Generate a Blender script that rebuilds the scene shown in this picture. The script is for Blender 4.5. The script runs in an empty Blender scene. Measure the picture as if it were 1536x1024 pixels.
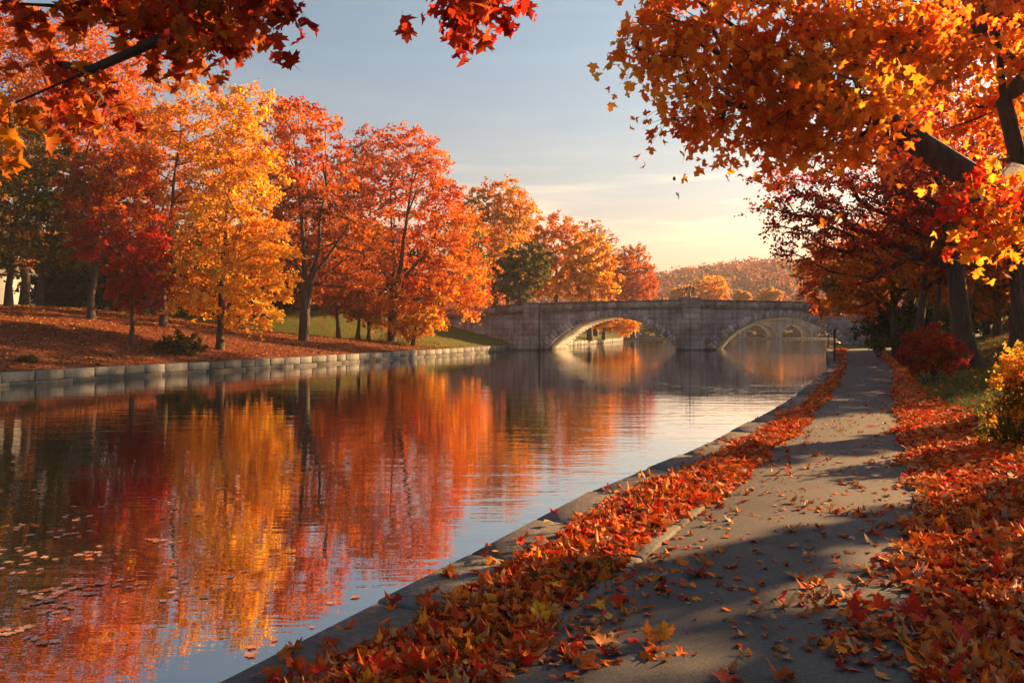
import bpy, math, random
import numpy as np
from mathutils import Vector

R = np.random.default_rng(7)
random.seed(7)
sc = bpy.context.scene
COL = sc.collection
F = 1200.0          # focal length in photo pixels (photo 1536 wide)
EYE = 1.7           # eye height over the path
HOR = 490.0         # row of the horizon in the photo

# ------------------------------------------------------------------ helpers
def at(px, py, d):
    return np.array([(px - 768) / F * d, d, EYE - (py - HOR) / F * d])

def on_ground(px, py, z=0.0):
    d = (EYE - z) * F / (py - HOR)
    return np.array([(px - 768) / F * d, d, z])

def tag(o, label=None, cat=None, group=None, kind=None):
    if label: o['label'] = label
    if cat: o['category'] = cat
    if group: o['group'] = group
    if kind: o['kind'] = kind
    return o

def empty(name, loc, label=None, cat=None, group=None):
    o = bpy.data.objects.new(name, None)
    o.empty_display_size = 0.3
    o.location = loc
    COL.objects.link(o)
    return tag(o, label, cat, group)

def make_mesh(name, chunks, mat, tints=None, smooth=False):
    """chunks: list of (V (n,3), F (m,k)); tints: list of (m,3) colours per face, or None"""
    me = bpy.data.meshes.new(name)
    nv = sum(len(v) for v, f in chunks)
    V = np.concatenate([v for v, f in chunks]).astype(np.float32)
    me.vertices.add(nv)
    me.vertices.foreach_set('co', V.ravel())
    loops, starts, off, ls = [], [], 0, 0
    for v, f in chunks:
        f = np.asarray(f)
        loops.append((f + off).ravel())
        k = f.shape[1]
        starts.append(ls + np.arange(len(f)) * k)
        ls += f.size
        off += len(v)
    loops = np.concatenate(loops).astype(np.int32)
    starts = np.concatenate(starts).astype(np.int32)
    me.loops.add(len(loops))
    me.loops.foreach_set('vertex_index', loops)
    me.polygons.add(len(starts))
    me.polygons.foreach_set('loop_start', starts)
    me.update(calc_edges=True)
    me.validate(verbose=False)
    if tints is not None:
        T = np.concatenate(tints).astype(np.float32)
        T = np.concatenate([T, np.ones((len(T), 1), np.float32)], 1)
        a = me.attributes.new('tint', 'FLOAT_COLOR', 'FACE')
        a.data.foreach_set('color', T.ravel())
    if smooth:
        me.polygons.foreach_set('use_smooth', np.ones(len(me.polygons), bool))
    if mat: me.materials.append(mat)
    return me

def link(name, me, parent=None, loc=None):
    o = bpy.data.objects.new(name, me)
    COL.objects.link(o)
    if parent is not None:
        o.parent = parent
    if loc is not None:
        o.location = loc
    return o

def box_chunk(x0, x1, y0, y1, z0, z1, skew=0.0):
    v = np.array([[x0,y0,z0],[x1,y0,z0],[x1,y1,z0],[x0,y1,z0],[x0,y0,z1],[x1,y0,z1],[x1,y1,z1],[x0,y1,z1]], float)
    v[:, 0] += skew * (v[:, 1])
    f = np.array([[0,3,2,1],[4,5,6,7],[0,1,5,4],[1,2,6,5],[2,3,7,6],[3,0,4,7]])
    return v, f

def bevel_box(cx, cy, cz, sx, sy, sz, b):
    """box with chamfered edges, centred"""
    bm_v, bm_f = [], []
    import bmesh
    bm = bmesh.new()
    bmesh.ops.create_cube(bm, size=1.0)
    for v in bm.verts:
        v.co.x *= sx; v.co.y *= sy; v.co.z *= sz
    bmesh.ops.bevel(bm, geom=list(bm.edges), offset=b, segments=1, affect='EDGES', profile=0.5)
    bmesh.ops.triangulate(bm, faces=list(bm.faces))
    V = np.array([v.co[:] for v in bm.verts]) + np.array([cx, cy, cz])
    Fc = np.array([[v.index for v in f.verts] for f in bm.faces])
    bm.free()
    return V, Fc

def tube(pts, rad, n=6, cap=False):
    pts = np.asarray(pts, float); rad = np.asarray(rad, float)
    m = len(pts)
    tan = np.gradient(pts, axis=0)
    tan /= np.linalg.norm(tan, axis=1)[:, None] + 1e-9
    a = np.array([1.0, 0, 0]) if abs(tan[0][0]) < 0.8 else np.array([0, 1.0, 0])
    V = np.empty((m, n, 3))
    ang = np.linspace(0, 2 * np.pi, n, endpoint=False)
    for i in range(m):
        a = a - tan[i] * np.dot(a, tan[i]); a /= np.linalg.norm(a) + 1e-9
        b = np.cross(tan[i], a)
        V[i] = pts[i] + rad[i] * (np.cos(ang)[:, None] * a + np.sin(ang)[:, None] * b)
    idx = np.arange(m * n).reshape(m, n)
    f = np.stack([idx[:-1], np.roll(idx, -1, 1)[:-1], np.roll(idx, -1, 1)[1:], idx[1:]], -1).reshape(-1, 4)
    V = V.reshape(-1, 3)
    if cap:
        c0 = len(V); V = np.concatenate([V, [pts[0], pts[-1]]])
        r = np.arange(n)
        f0 = np.stack([np.roll(r, -1), r, np.full(n, c0), np.full(n, c0)], -1)
        f1 = np.stack([idx[-1], np.roll(idx[-1], -1), np.full(n, c0 + 1), np.full(n, c0 + 1)], -1)
        f = np.concatenate([f, f0, f1])
    return V, f

def rand_rot(n, up=None, spread=1.0):
    """n rotation matrices; local z (leaf normal) pulled to `up` (n,3) by 1/spread"""
    nrm = R.normal(size=(n, 3)) * spread
    if up is not None: nrm = nrm + up
    nrm /= np.linalg.norm(nrm, axis=1)[:, None] + 1e-9
    t = R.normal(size=(n, 3))
    t -= nrm * np.sum(t * nrm, 1)[:, None]
    t /= np.linalg.norm(t, axis=1)[:, None] + 1e-9
    b = np.cross(nrm, t)
    return np.stack([t, b, nrm], -1)      # columns

def hang_rot(n):
    """blades that hang tip down from their stalks"""
    b = R.normal(size=(n, 3)) * np.array([.45, .45, .2]) + np.array([0, 0, -1.0]); b /= np.linalg.norm(b, axis=1)[:, None]
    t = R.normal(size=(n, 3)); t -= b * np.sum(t * b, 1)[:, None]; t /= np.linalg.norm(t, axis=1)[:, None]
    return np.stack([t, b, np.cross(t, b)], -1)

def scatter(tmpl, pos, rot, scale):
    """copies of a template (V,F) as one chunk"""
    tv, tf = tmpl
    n = len(pos)
    V = np.einsum('nij,kj->nki', rot, tv) * np.asarray(scale).reshape(n, 1, -1) + pos[:, None, :]
    Fc = tf[None] + (np.arange(n) * len(tv))[:, None, None]
    return V.reshape(-1, 3), Fc.reshape(-1, tf.shape[1])

# ---------------------------------------------------------------- leaf shapes
HALF = [(0,.0),(.14,.02),(.40,-.12),(.36,.06),(.52,.10),(.50,.24),(.82,.38),(.64,.46),(.70,.62),(.48,.56),(.26,.50),(.30,.68),(.38,.82),(.20,.84),(0,1.12)]
def maple(curl=0.3, bend=0.2, stem=True, seed=0, simple=False):
    rr = np.random.default_rng(seed)
    h = HALF if not simple else [HALF[0], HALF[2], HALF[3], HALF[6], HALF[10], HALF[12], HALF[14]]
    pts = h + [(-x, y) for x, y in h[-2:0:-1]]
    P = np.array(pts) * (1 + rr.normal(size=(len(pts), 2)) * .04)
    P = np.concatenate([P, [[0, .38]]])
    x, y = P[:, 0], P[:, 1] - .38
    z = curl * (x ** 2) * rr.uniform(.6, 1.3) + bend * y * np.abs(y) + curl * .5 * np.sin(3 * np.arctan2(y, x) + rr.uniform(0, 6)) * (x * x + y * y)
    z -= .12 * np.exp(-(x / .08) ** 2) * curl
    V = np.stack([x, y, z], -1)
    n = len(pts)
    f = [[i, (i + 1) % n, n] for i in range(n)]
    if stem:
        b = V[0]
        s = np.array([[b[0] - .018, b[1], b[2]], [b[0] + .018, b[1], b[2]], [b[0] + .1, b[1] - .6, b[2] + .08]])
        V = np.concatenate([V, s]); f.append([n + 1, n + 2, n + 3])
    return V, np.array(f)

def ovate(curl=.3, seed=0):
    rr = np.random.default_rng(seed)
    ys = np.linspace(0, 1, 6)
    w = np.array([.02, .28, .36, .30, .17, .01])
    V = []
    for y, ww in zip(ys, w):
        V += [(-ww, y - .5, curl * ww * 1.2 + .3 * curl * (y - .5) ** 2), (0, y - .5, .3 * curl * (y - .5) ** 2), (ww, y - .5, curl * ww * rr.uniform(.7, 1.5) + .3 * curl * (y - .5) ** 2)]
    f = []
    for i in range(5):
        for j in range(2):
            a = i * 3 + j
            f += [[a, a + 1, a + 4], [a, a + 4, a + 3]]
    return np.array(V), np.array(f)

MAPLES = [maple(c, b, True, s) for s, (c, b) in enumerate([(.35,.15),(.7,-.25),(.2,.4),(.9,.35),(-.5,.2),(.5,-.5)])]
SIMPLE = [maple(c, b, False, 10 + s, True) for s, (c, b) in enumerate([(.4,.2),(.8,-.2),(.25,.45),(-.5,.3)])]
MAPLES += [maple(c, b, True, 30 + s_) for s_, (c, b) in enumerate([(1.5,.3),(-1.1,.6),(1.2,-.9),(.6,1.1)])]
OVATES = [ovate(.35, 1), ovate(.7, 2), ovate(-.3, 3)]
DIAMOND = (np.array([[0,-.5,0],[.36,-.02,.08],[0,.5,0],[-.36,-.02,.08]]), np.array([[0,1,2,3]]))

# ---------------------------------------------------------------- materials
def mat(name):
    m = bpy.data.materials.new(name); m.use_nodes = True
    nt = m.node_tree
    for n in list(nt.nodes): nt.nodes.remove(n)
    out = nt.nodes.new('ShaderNodeOutputMaterial')
    return m, nt, out

def N(nt, typ, **kw):
    n = nt.nodes.new(typ)
    for k, v in kw.items():
        if k in n.inputs.keys(): n.inputs[k].default_value = v
        else: setattr(n, k, v)
    return n

def ramp(nt, fac, stops):
    r = nt.nodes.new('ShaderNodeValToRGB')
    while len(r.color_ramp.elements) < len(stops): r.color_ramp.elements.new(0.5)
    for e, (p, c) in zip(r.color_ramp.elements, stops):
        e.position = p; e.color = (*c, 1)
    nt.links.new(fac, r.inputs[0])
    return r

def mixc(nt, fac, a, b, typ='MIX'):
    m = nt.nodes.new('ShaderNodeMix'); m.data_type = 'RGBA'; m.blend_type = typ
    for s, v in ((0, fac), (6, a), (7, b)):
        if hasattr(v, 'links') or hasattr(v, 'is_linked'): nt.links.new(v, m.inputs[s])
        elif s == 0: m.inputs[0].default_value = v
        else: m.inputs[s].default_value = (*v, 1)
    return m.outputs[2]

def leaf_material(name, source='tint', trans=.58, rough=.55):
    m, nt, out = mat(name)
    if source == 'tint':
        c = N(nt, 'ShaderNodeAttribute', attribute_name='tint').outputs['Color']
    else:
        c = N(nt, 'ShaderNodeObjectInfo').outputs['Color']
        tc = N(nt, 'ShaderNodeTexCoord')
        nz = N(nt, 'ShaderNodeTexNoise', Scale=9.0, Detail=3.0)
        nt.links.new(tc.outputs['Object'], nz.inputs['Vector'])
        r = ramp(nt, nz.outputs['Fac'], [(.3, (.55, .5, .5)), (.6, (1.1, 1.05, 1.0))])
        c = mixc(nt, 1.0, c, r.outputs[0], 'MULTIPLY')
    p = N(nt, 'ShaderNodeBsdfPrincipled', Roughness=rough)
    p.inputs['Specular IOR Level'].default_value = .10
    nt.links.new(c, p.inputs['Base Color'])
    t = N(nt, 'ShaderNodeBsdfTranslucent')
    g = N(nt, 'ShaderNodeGamma', Gamma=.9)
    nt.links.new(c, g.inputs['Color']); nt.links.new(g.outputs[0], t.inputs['Color'])
    mx = N(nt, 'ShaderNodeMixShader', Fac=trans)
    nt.links.new(p.outputs[0], mx.inputs[1]); nt.links.new(t.outputs[0], mx.inputs[2])
    nt.links.new(mx.outputs[0], out.inputs['Surface'])
    return m

M_LEAF = leaf_material('leaves on the tree')
M_LEAF_THIN = leaf_material('thin glowing leaves', trans=.68)
M_LITTER = leaf_material('fallen leaves', trans=.15, rough=.72)
M_FALL = leaf_material('single fallen leaf', 'object', trans=.2, rough=.5)
M_WET = leaf_material('wet floating leaf', 'object', trans=.0, rough=.22)
for n_ in M_WET.node_tree.nodes:
    if n_.type == 'BSDF_PRINCIPLED': n_.inputs['Specular IOR Level'].default_value = 1.0; n_.inputs['Coat Weight'].default_value = .6; n_.inputs['Coat Roughness'].default_value = .15

def bark_material(name, c0, c1):
    m, nt, out = mat(name)
    tc = N(nt, 'ShaderNodeTexCoord')
    mp = N(nt, 'ShaderNodeMapping'); mp.inputs['Scale'].default_value = (9, 9, 1.6)
    nt.links.new(tc.outputs['Object'], mp.inputs['Vector'])
    nz = N(nt, 'ShaderNodeTexNoise', Scale=1.2, Detail=8.0, Roughness=.65)
    nt.links.new(mp.outputs[0], nz.inputs['Vector'])
    r = ramp(nt, nz.outputs['Fac'], [(.35, c0), (.65, c1)])
    p = N(nt, 'ShaderNodeBsdfPrincipled', Roughness=.9)
    nt.links.new(r.outputs[0], p.inputs['Base Color'])
    b = N(nt, 'ShaderNodeBump', Strength=.9, Distance=.06)
    nt.links.new(nz.outputs['Fac'], b.inputs['Height']); nt.links.new(b.outputs[0], p.inputs['Normal'])
    nt.links.new(p.outputs[0], out.inputs['Surface'])
    return m
M_BARK = bark_material('dark bark', (.018, .012, .009), (.075, .05, .036))
M_BARK2 = bark_material('grey brown bark', (.022, .016, .013), (.085, .06, .045))

def stone_material(name, dark, light, scale=1.0, tint=True, brick=None, damp=True):
    m, nt, out = mat(name)
    tc = N(nt, 'ShaderNodeTexCoord')
    n1 = N(nt, 'ShaderNodeTexNoise', Scale=.9 * scale, Detail=9.0, Roughness=.62)
    n2 = N(nt, 'ShaderNodeTexNoise', Scale=9.0 * scale, Detail=6.0, Roughness=.7)
    for n in (n1, n2): nt.links.new(tc.outputs['Object'], n.inputs['Vector'])
    c = ramp(nt, n1.outputs['Fac'], [(.32, dark), (.5, tuple((a + b) / 2 for a, b in zip(dark, light))), (.68, light)]).outputs[0]
    c2 = ramp(nt, n2.outputs['Fac'], [(.3, (.6, .58, .55)), (.65, (1.1, 1.1, 1.1))]).outputs[0]
    c = mixc(nt, .8, c, c2, 'MULTIPLY')
    h = n2.outputs['Fac']
    if brick:
        sx = N(nt, 'ShaderNodeSeparateXYZ'); cx = N(nt, 'ShaderNodeCombineXYZ')
        nt.links.new(tc.outputs['Object'], sx.inputs[0])
        nt.links.new(sx.outputs['X'], cx.inputs['X']); nt.links.new(sx.outputs['Z'], cx.inputs['Y'])
        # wobble the joints a little
        nw = N(nt, 'ShaderNodeTexNoise', Scale=1.7, Detail=2.0)
        nt.links.new(tc.outputs['Object'], nw.inputs['Vector'])
        va = N(nt, 'ShaderNodeVectorMath', operation='MULTIPLY_ADD')
        va.inputs[1].default_value = (.10, .10, 0)
        nt.links.new(nw.outputs['Color'], va.inputs[0]); nt.links.new(cx.outputs[0], va.inputs[2])
        bt = N(nt, 'ShaderNodeTexBrick', Scale=1.0)
        bt.offset = .43; bt.squash = 1.25; bt.squash_frequency = 3
        bt.inputs['Color1'].default_value = (.80, .79, .80, 1); bt.inputs['Color2'].default_value = (1.14, 1.12, 1.1, 1)
        bt.inputs['Mortar'].default_value = (.42, .41, .41, 1)
        bt.inputs['Mortar Size'].default_value = .022; bt.inputs['Mortar Smooth'].default_value = .3
        bt.inputs['Brick Width'].default_value = brick[0]; bt.inputs['Row Height'].default_value = brick[1]
        nt.links.new(va.outputs[0], bt.inputs['Vector'])
        c = mixc(nt, .9, c, bt.outputs['Color'], 'MULTIPLY')
        mm = N(nt, 'ShaderNodeMath', operation='MULTIPLY_ADD'); mm.inputs[1].default_value = -1.2
        nt.links.new(bt.outputs['Fac'], mm.inputs[0]); nt.links.new(n2.outputs['Fac'], mm.inputs[2])
        h = mm.outputs[0]
    if tint:
        a = N(nt, 'ShaderNodeAttribute', attribute_name='tint')
        c = mixc(nt, 1.0, c, a.outputs['Color'], 'MULTIPLY')
    if damp:       # dark tide mark just over the water, and soot streaks running down
        gp = N(nt, 'ShaderNodeNewGeometry'); sz_ = N(nt, 'ShaderNodeSeparateXYZ'); nt.links.new(gp.outputs['Position'], sz_.inputs[0])
        am = N(nt, 'ShaderNodeMath', operation='MULTIPLY_ADD'); am.inputs[1].default_value = .35
        nt.links.new(n1.outputs['Fac'], am.inputs[0]); nt.links.new(sz_.outputs['Z'], am.inputs[2])
        tm = N(nt, 'ShaderNodeMapRange'); tm.inputs[1].default_value = -.24; tm.inputs[2].default_value = -.08; tm.inputs[3].default_value = .38; tm.inputs[4].default_value = 1.0
        nt.links.new(am.outputs[0], tm.inputs[0])
        c = mixc(nt, 1.0, c, tm.outputs[0], 'MULTIPLY')
        mp_ = N(nt, 'ShaderNodeMapping'); mp_.inputs['Scale'].default_value = (1.6, 1.6, .12); nt.links.new(tc.outputs['Object'], mp_.inputs['Vector'])
        n4 = N(nt, 'ShaderNodeTexNoise', Scale=1.5, Detail=5.0); nt.links.new(mp_.outputs[0], n4.inputs['Vector'])
        st_ = ramp(nt, n4.outputs['Fac'], [(.36, (.62, .6, .58)), (.56, (1.05, 1.05, 1.05))])
        c = mixc(nt, .8, c, st_.outputs[0], 'MULTIPLY')
    p = N(nt, 'ShaderNodeBsdfPrincipled', Roughness=.85)
    p.inputs['Specular IOR Level'].default_value = .3
    nt.links.new(c, p.inputs['Base Color'])
    b = N(nt, 'ShaderNodeBump', Strength=.7, Distance=.04)
    nt.links.new(h, b.inputs['Height']); nt.links.new(b.outputs[0], p.inputs['Normal'])
    nt.links.new(p.outputs[0], out.inputs['Surface'])
    return m
M_BRIDGE = stone_material('old grey bridge stone', (.17, .169, .162), (.44, .436, .42), .8, False, (1.25, .5))
M_BLOCK = stone_material('grey dressed stone', (.16, .158, .152), (.38, .375, .36), 1.0, True)
M_PALE = stone_material('pale stone', (.22, .20, .19), (.36, .33, .31), .5, False)
M_COPING = stone_material('weathered coping stone', (.08, .07, .064), (.18, .16, .145), 2.2, True, None, False)

def plain(name, col, rough=.6, metal=0.0):
    m, nt, out = mat(name)
    tc = N(nt, 'ShaderNodeTexCoord'); nz = N(nt, 'ShaderNodeTexNoise', Scale=14.0, Detail=4.0)
    nt.links.new(tc.outputs['Object'], nz.inputs['Vector'])
    r = ramp(nt, nz.outputs['Fac'], [(.3, tuple(c * .7 for c in col)), (.7, tuple(min(1, c * 1.15) for c in col))])
    p = N(nt, 'ShaderNodeBsdfPrincipled', Roughness=rough, Metallic=metal)
    nt.links.new(r.outputs[0], p.inputs['Base Color'])
    nt.links.new(p.outputs[0], out.inputs['Surface'])
    return m
M_IRON = plain('black painted iron', (.012, .012, .013), .5)
M_WHITE = plain('white painted boards', (.34, .34, .34), .6)
M_ROOF = plain('grey shingles', (.09, .085, .09), .8)
M_GLASS = plain('dark window glass', (.02, .025, .03), .1)
M_WOOD = plain('weathered wood', (.10, .075, .055), .8)
M_FROST = plain('lantern glass', (.12, .11, .09), .3)

def ground_material(name, leafy, soil, grass, grass_from=None, patch=.25):
    """leaf litter / soil / grass mixed by noise; grass_from = (y0, y1) makes it grassy along the canal"""
    m, nt, out = mat(name)
    geo = N(nt, 'ShaderNodeNewGeometry')
    n1 = N(nt, 'ShaderNodeTexNoise', Scale=.35, Detail=6.0, Roughness=.6)
    n2 = N(nt, 'ShaderNodeTexVoronoi', Scale=9.0)
    n3 = N(nt, 'ShaderNodeTexNoise', Scale=30.0, Detail=4.0)
    for n in (n1, n2, n3): nt.links.new(geo.outputs['Position'], n.inputs['Vector'])
    leafc = ramp(nt, n2.outputs['Color'], leafy)
    fine = ramp(nt, n3.outputs['Fac'], [(.35, soil), (.7, tuple(c * 2.2 for c in soil))])
    c = mixc(nt, .35, leafc.outputs[0], fine.outputs[0])
    gr = ramp(nt, n3.outputs['Fac'], [(.3, tuple(c * .55 for c in grass)), (.7, tuple(c * 1.4 for c in grass))])
    fac = ramp(nt, n1.outputs['Fac'], [(.5 + patch - .1, (0, 0, 0)), (.5 + patch + .1, (1, 1, 1))]).outputs[0]
    if grass_from:
        sx = N(nt, 'ShaderNodeSeparateXYZ'); nt.links.new(geo.outputs['Position'], sx.inputs[0])
        mr = N(nt, 'ShaderNodeMapRange'); mr.inputs[1].default_value, mr.inputs[2].default_value = grass_from
        nt.links.new(sx.outputs['Y'], mr.inputs[0])
        ad = N(nt, 'ShaderNodeMath', operation='MULTIPLY_ADD'); ad.inputs[1].default_value = .8; ad.inputs[2].default_value = -.3
        nt.links.new(n1.outputs['Fac'], ad.inputs[0])
        a2 = N(nt, 'ShaderNodeMath', operation='ADD', use_clamp=True)
        ml = N(nt, 'ShaderNodeMath', operation='MULTIPLY'); 
        nt.links.new(mr.outputs[0], ml.inputs[0]); nt.links.new(ad.outputs[0], a2.inputs[0]); nt.links.new(mr.outputs[0], a2.inputs[1])
        nt.links.new(a2.outputs[0], ml.inputs[1])
        mx = N(nt, 'ShaderNodeMath', operation='MAXIMUM'); nt.links.new(ml.outputs[0], mx.inputs[0]); nt.links.new(fac, mx.inputs[1])
        fac = mx.outputs[0]
    c = mixc(nt, fac, c, gr.outputs[0])
    p = N(nt, 'ShaderNodeBsdfPrincipled', Roughness=.95)
    p.inputs['Specular IOR Level'].default_value = .1
    nt.links.new(c, p.inputs['Base Color'])
    b = N(nt, 'ShaderNodeBump', Strength=.8, Distance=.05)
    nt.links.new(n2.outputs['Distance'], b.inputs['Height']); nt.links.new(b.outputs[0], p.inputs['Normal'])
    nt.links.new(p.outputs[0], out.inputs['Surface'])
    return m
LEAFY = [(.0, (.05, .012, .008)), (.3, (.10, .022, .011)), (.6, (.14, .036, .013)), (.85, (.19, .075, .022)), (1.0, (.24, .13, .03))]
M_BANKL = ground_material('leafy bank', LEAFY, (.07, .026, .014), (.10, .11, .022), (55, 65), .3)
M_BANKR = ground_material('grass and soil', [(0, (.03, .02, .012)), (1, (.09, .05, .025))], (.035, .024, .015), (.055, .07, .018), None, -.12)
M_FARG = ground_material('far ground', LEAFY, (.07, .03, .02), (.06, .07, .02), None, .0)

def asphalt():
    m, nt, out = mat('worn asphalt')
    geo = N(nt, 'ShaderNodeNewGeometry')
    n1 = N(nt, 'ShaderNodeTexNoise', Scale=.8, Detail=7.0, Roughness=.6)
    n2 = N(nt, 'ShaderNodeTexNoise', Scale=160.0, Detail=3.0)
    n3 = N(nt, 'ShaderNodeTexVoronoi', Scale=.45); n3.feature = 'DISTANCE_TO_EDGE'
    nd = N(nt, 'ShaderNodeTexNoise', Scale=1.5, Detail=5.0)
    nt.links.new(geo.outputs['Position'], nd.inputs['Vector'])
    va = N(nt, 'ShaderNodeVectorMath', operation='MULTIPLY_ADD'); va.inputs[1].default_value = (.9, .9, 0)
    nt.links.new(nd.outputs['Color'], va.inputs[0]); nt.links.new(geo.outputs['Position'], va.inputs[2])
    for n in (n1, n2): nt.links.new(geo.outputs['Position'], n.inputs['Vector'])
    nt.links.new(va.outputs[0], n3.inputs['Vector'])
    c = ramp(nt, n1.outputs['Fac'], [(.3, (.052, .046, .044)), (.7, (.090, .080, .076))]).outputs[0]
    c2 = ramp(nt, n2.outputs['Fac'], [(.35, (.6, .6, .6)), (.55, (1, 1, 1)), (.75, (1.7, 1.65, 1.6))]).outputs[0]
    c = mixc(nt, .7, c, c2, 'MULTIPLY')
    n5 = N(nt, 'ShaderNodeTexNoise', Scale=45.0, Detail=4.0, Roughness=.7); n6 = N(nt, 'ShaderNodeTexNoise', Scale=.33, Detail=5.0, Roughness=.7)
    for n in (n5, n6): nt.links.new(geo.outputs['Position'], n.inputs['Vector'])
    c = mixc(nt, .75, c, ramp(nt, n5.outputs['Fac'], [(.36, (.55, .54, .53)), (.5, (1, 1, 1)), (.68, (1.45, 1.42, 1.38))]).outputs[0], 'MULTIPLY')
    c = mixc(nt, .7, c, ramp(nt, n6.outputs['Fac'], [(.40, (.62, .6, .58)), (.52, (1, 1, 1)), (.62, (1.15, 1.14, 1.12))]).outputs[0], 'MULTIPLY')
    cr = ramp(nt, n3.outputs['Distance'], [(.0, (.35, .33, .32)), (.006, (1, 1, 1))]).outputs[0]
    c = mixc(nt, .45, c, cr, 'MULTIPLY')
    p = N(nt, 'ShaderNodeBsdfPrincipled', Roughness=.78)
    p.inputs['Specular IOR Level'].default_value = .35
    nt.links.new(c, p.inputs['Base Color'])
    b = N(nt, 'ShaderNodeBump', Strength=.5, Distance=.006)
    nt.links.new(n2.outputs['Fac'], b.inputs['Height']); nt.links.new(b.outputs[0], p.inputs['Normal'])
    nt.links.new(p.outputs[0], out.inputs['Surface'])
    return m
M_ASPHALT = asphalt()

def water_material():
    m, nt, out = mat('still canal water')
    geo = N(nt, 'ShaderNodeNewGeometry')
    # ripples run across the line of sight
    mp = N(nt, 'ShaderNodeMapping'); mp.inputs['Rotation'].default_value = (0, 0, .06); mp.inputs['Scale'].default_value = (.55, 2.4, 1)
    nt.links.new(geo.outputs['Position'], mp.inputs['Vector'])
    w1 = N(nt, 'ShaderNodeTexNoise', Scale=.9, Detail=3.0, Roughness=.45, Distortion=.4)
    w2 = N(nt, 'ShaderNodeTexNoise', Scale=4.5, Detail=2.0, Roughness=.5)
    pat = N(nt, 'ShaderNodeTexNoise', Scale=.07, Detail=3.0)
    nt.links.new(mp.outputs[0], w1.inputs['Vector']); nt.links.new(mp.outputs[0], w2.inputs['Vector'])
    nt.links.new(geo.outputs['Position'], pat.inputs['Vector'])
    pr = ramp(nt, pat.outputs['Fac'], [(.38, (.25, .25, .25)), (.62, (1, 1, 1))])
    s = N(nt, 'ShaderNodeMath', operation='MULTIPLY_ADD'); s.inputs[1].default_value = .25
    nt.links.new(w2.outputs['Fac'], s.inputs[0]); nt.links.new(w1.outputs['Fac'], s.inputs[2])
    h = N(nt, 'ShaderNodeMath', operation='MULTIPLY'); nt.links.new(s.outputs[0], h.inputs[0]); nt.links.new(pr.outputs[0], h.inputs[1])
    b = N(nt, 'ShaderNodeBump', Strength=1.0, Distance=.012)
    nt.links.new(h.outputs[0], b.inputs['Height'])
    g = N(nt, 'ShaderNodeBsdfGlossy', Roughness=.015, Color=(.92, .92, .92, 1))
    d = N(nt, 'ShaderNodeBsdfDiffuse', Color=(.012, .014, .010, 1))
    fr = N(nt, 'ShaderNodeFresnel', IOR=2.2)
    for n in (g, fr): nt.links.new(b.outputs[0], n.inputs['Normal'])
    mr = N(nt, 'ShaderNodeMapRange'); mr.inputs[1].default_value = 0; mr.inputs[2].default_value = .6; mr.inputs[3].default_value = .33; mr.inputs[4].default_value = .95
    nt.links.new(fr.outputs[0], mr.inputs[0])
    mx = N(nt, 'ShaderNodeMixShader'); nt.links.new(mr.outputs[0], mx.inputs[0])
    nt.links.new(d.outputs[0], mx.inputs[1]); nt.links.new(g.outputs[0], mx.inputs[2])
    nt.links.new(mx.outputs[0], out.inputs['Surface'])
    return m
M_WATER = water_material()

# --------------------------------------------------------------- bank curves
def curve(pix, extra_near, extra_far, z=0.0):
    pts = [on_ground(px, py, z) for px, py in pix]
    ys = [p[1] for p in pts]; xs = [p[0] for p in pts]
    s = (xs[2] - xs[0]) / (ys[2] - ys[0])
    ys = [-40.0] + ys; xs = [xs[0] - s * (ys[1] + 40)] + xs
    for (y, x) in extra_far: ys.append(y); xs.append(x)
    ys = np.array(ys); xs = np.array(xs)
    return lambda d: np.interp(d, ys, xs)
C0 = curve([(350,1024),(500,945),(660,865),(880,745),(1050,675),(1180,605),(1236,560),(1247,545),(1243,533),(1239,524)], 0, [(75,29.5),(100,42),(147,62),(185,72)])
P0 = curve([(745,1024),(1000,812),(1120,710),(1180,650),(1220,610),(1247,580),(1262,550),(1266,538),(1264,529)], 0, [(58,24.2),(62,26.5),(65,29.5),(67.5,35),(69.5,48),(71,80),(200,200)])
P1 = curve([(1450,1024),(1420,860),(1385,740),(1360,670),(1348,620),(1345,580),(1345,560),(1336,545),(1322,536)], 0, [(48,22.3),(53,25.2),(57,27.7),(60,30.0),(63,36),(65,48),(66.5,80),(200,200)])
_wy = np.array([-40, 10, 29, 42, 58.7, 80, 98, 120, 147, 185]); _wx = np.array([-47, -27, -18.8, -12.9, -5.8, 2.1, 9.0, 16.5, 20.5, 24.])
W = lambda d: np.interp(d, _wy, _wx)
WATER_Z = -.5

def lump(x, y, a=.05, s=.6):
    return a * (np.sin(x * s + 1.3 * np.sin(y * s * .7)) + np.sin(y * s * 1.3 + 2 + np.sin(x * s * .9)))

def z_left(x, d):
    x = np.asarray(x, float); d = np.asarray(d, float)
    o = np.maximum(0, (W(d) - x) * .92)
    k = np.interp(d, [-40, 30, 50, 58, 66, 70, 75, 86, 100, 140], [.19, .19, .19, .13, .075, .17, .33, .33, .12, .08])
    cap = np.interp(d, [-40, 50, 66, 75, 86, 100], [2.85, 2.85, 1.9, 3.0, 3.0, 2.2])
    z = k * o
    z = np.where(z > cap, cap + .02 * (z - cap) / np.maximum(k, .02), z)
    return -.01 + z + lump(x, d, .05, .5) * np.clip(o / 3, 0, 1)

def z_right(x, d):
    x = np.asarray(x, float); d = np.asarray(d, float)
    o = (x - P1(d)) * .9
    k = np.interp(d, [-40, 4, 9, 16, 60], [.10, .10, .14, .24, .24])
    z = k * np.maximum(0, np.sqrt(np.maximum(0, o) ** 2 + .25) - .75)
    cap = 3.4
    z = np.where(z > cap, cap + .03 * (z - cap) / k, z)
    return z + lump(x, d, .04, .7) * np.clip(o / 3, 0, 1)

def z_strip(x, d):
    return np.where(x < P0(d), .0, 0.0)

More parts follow.
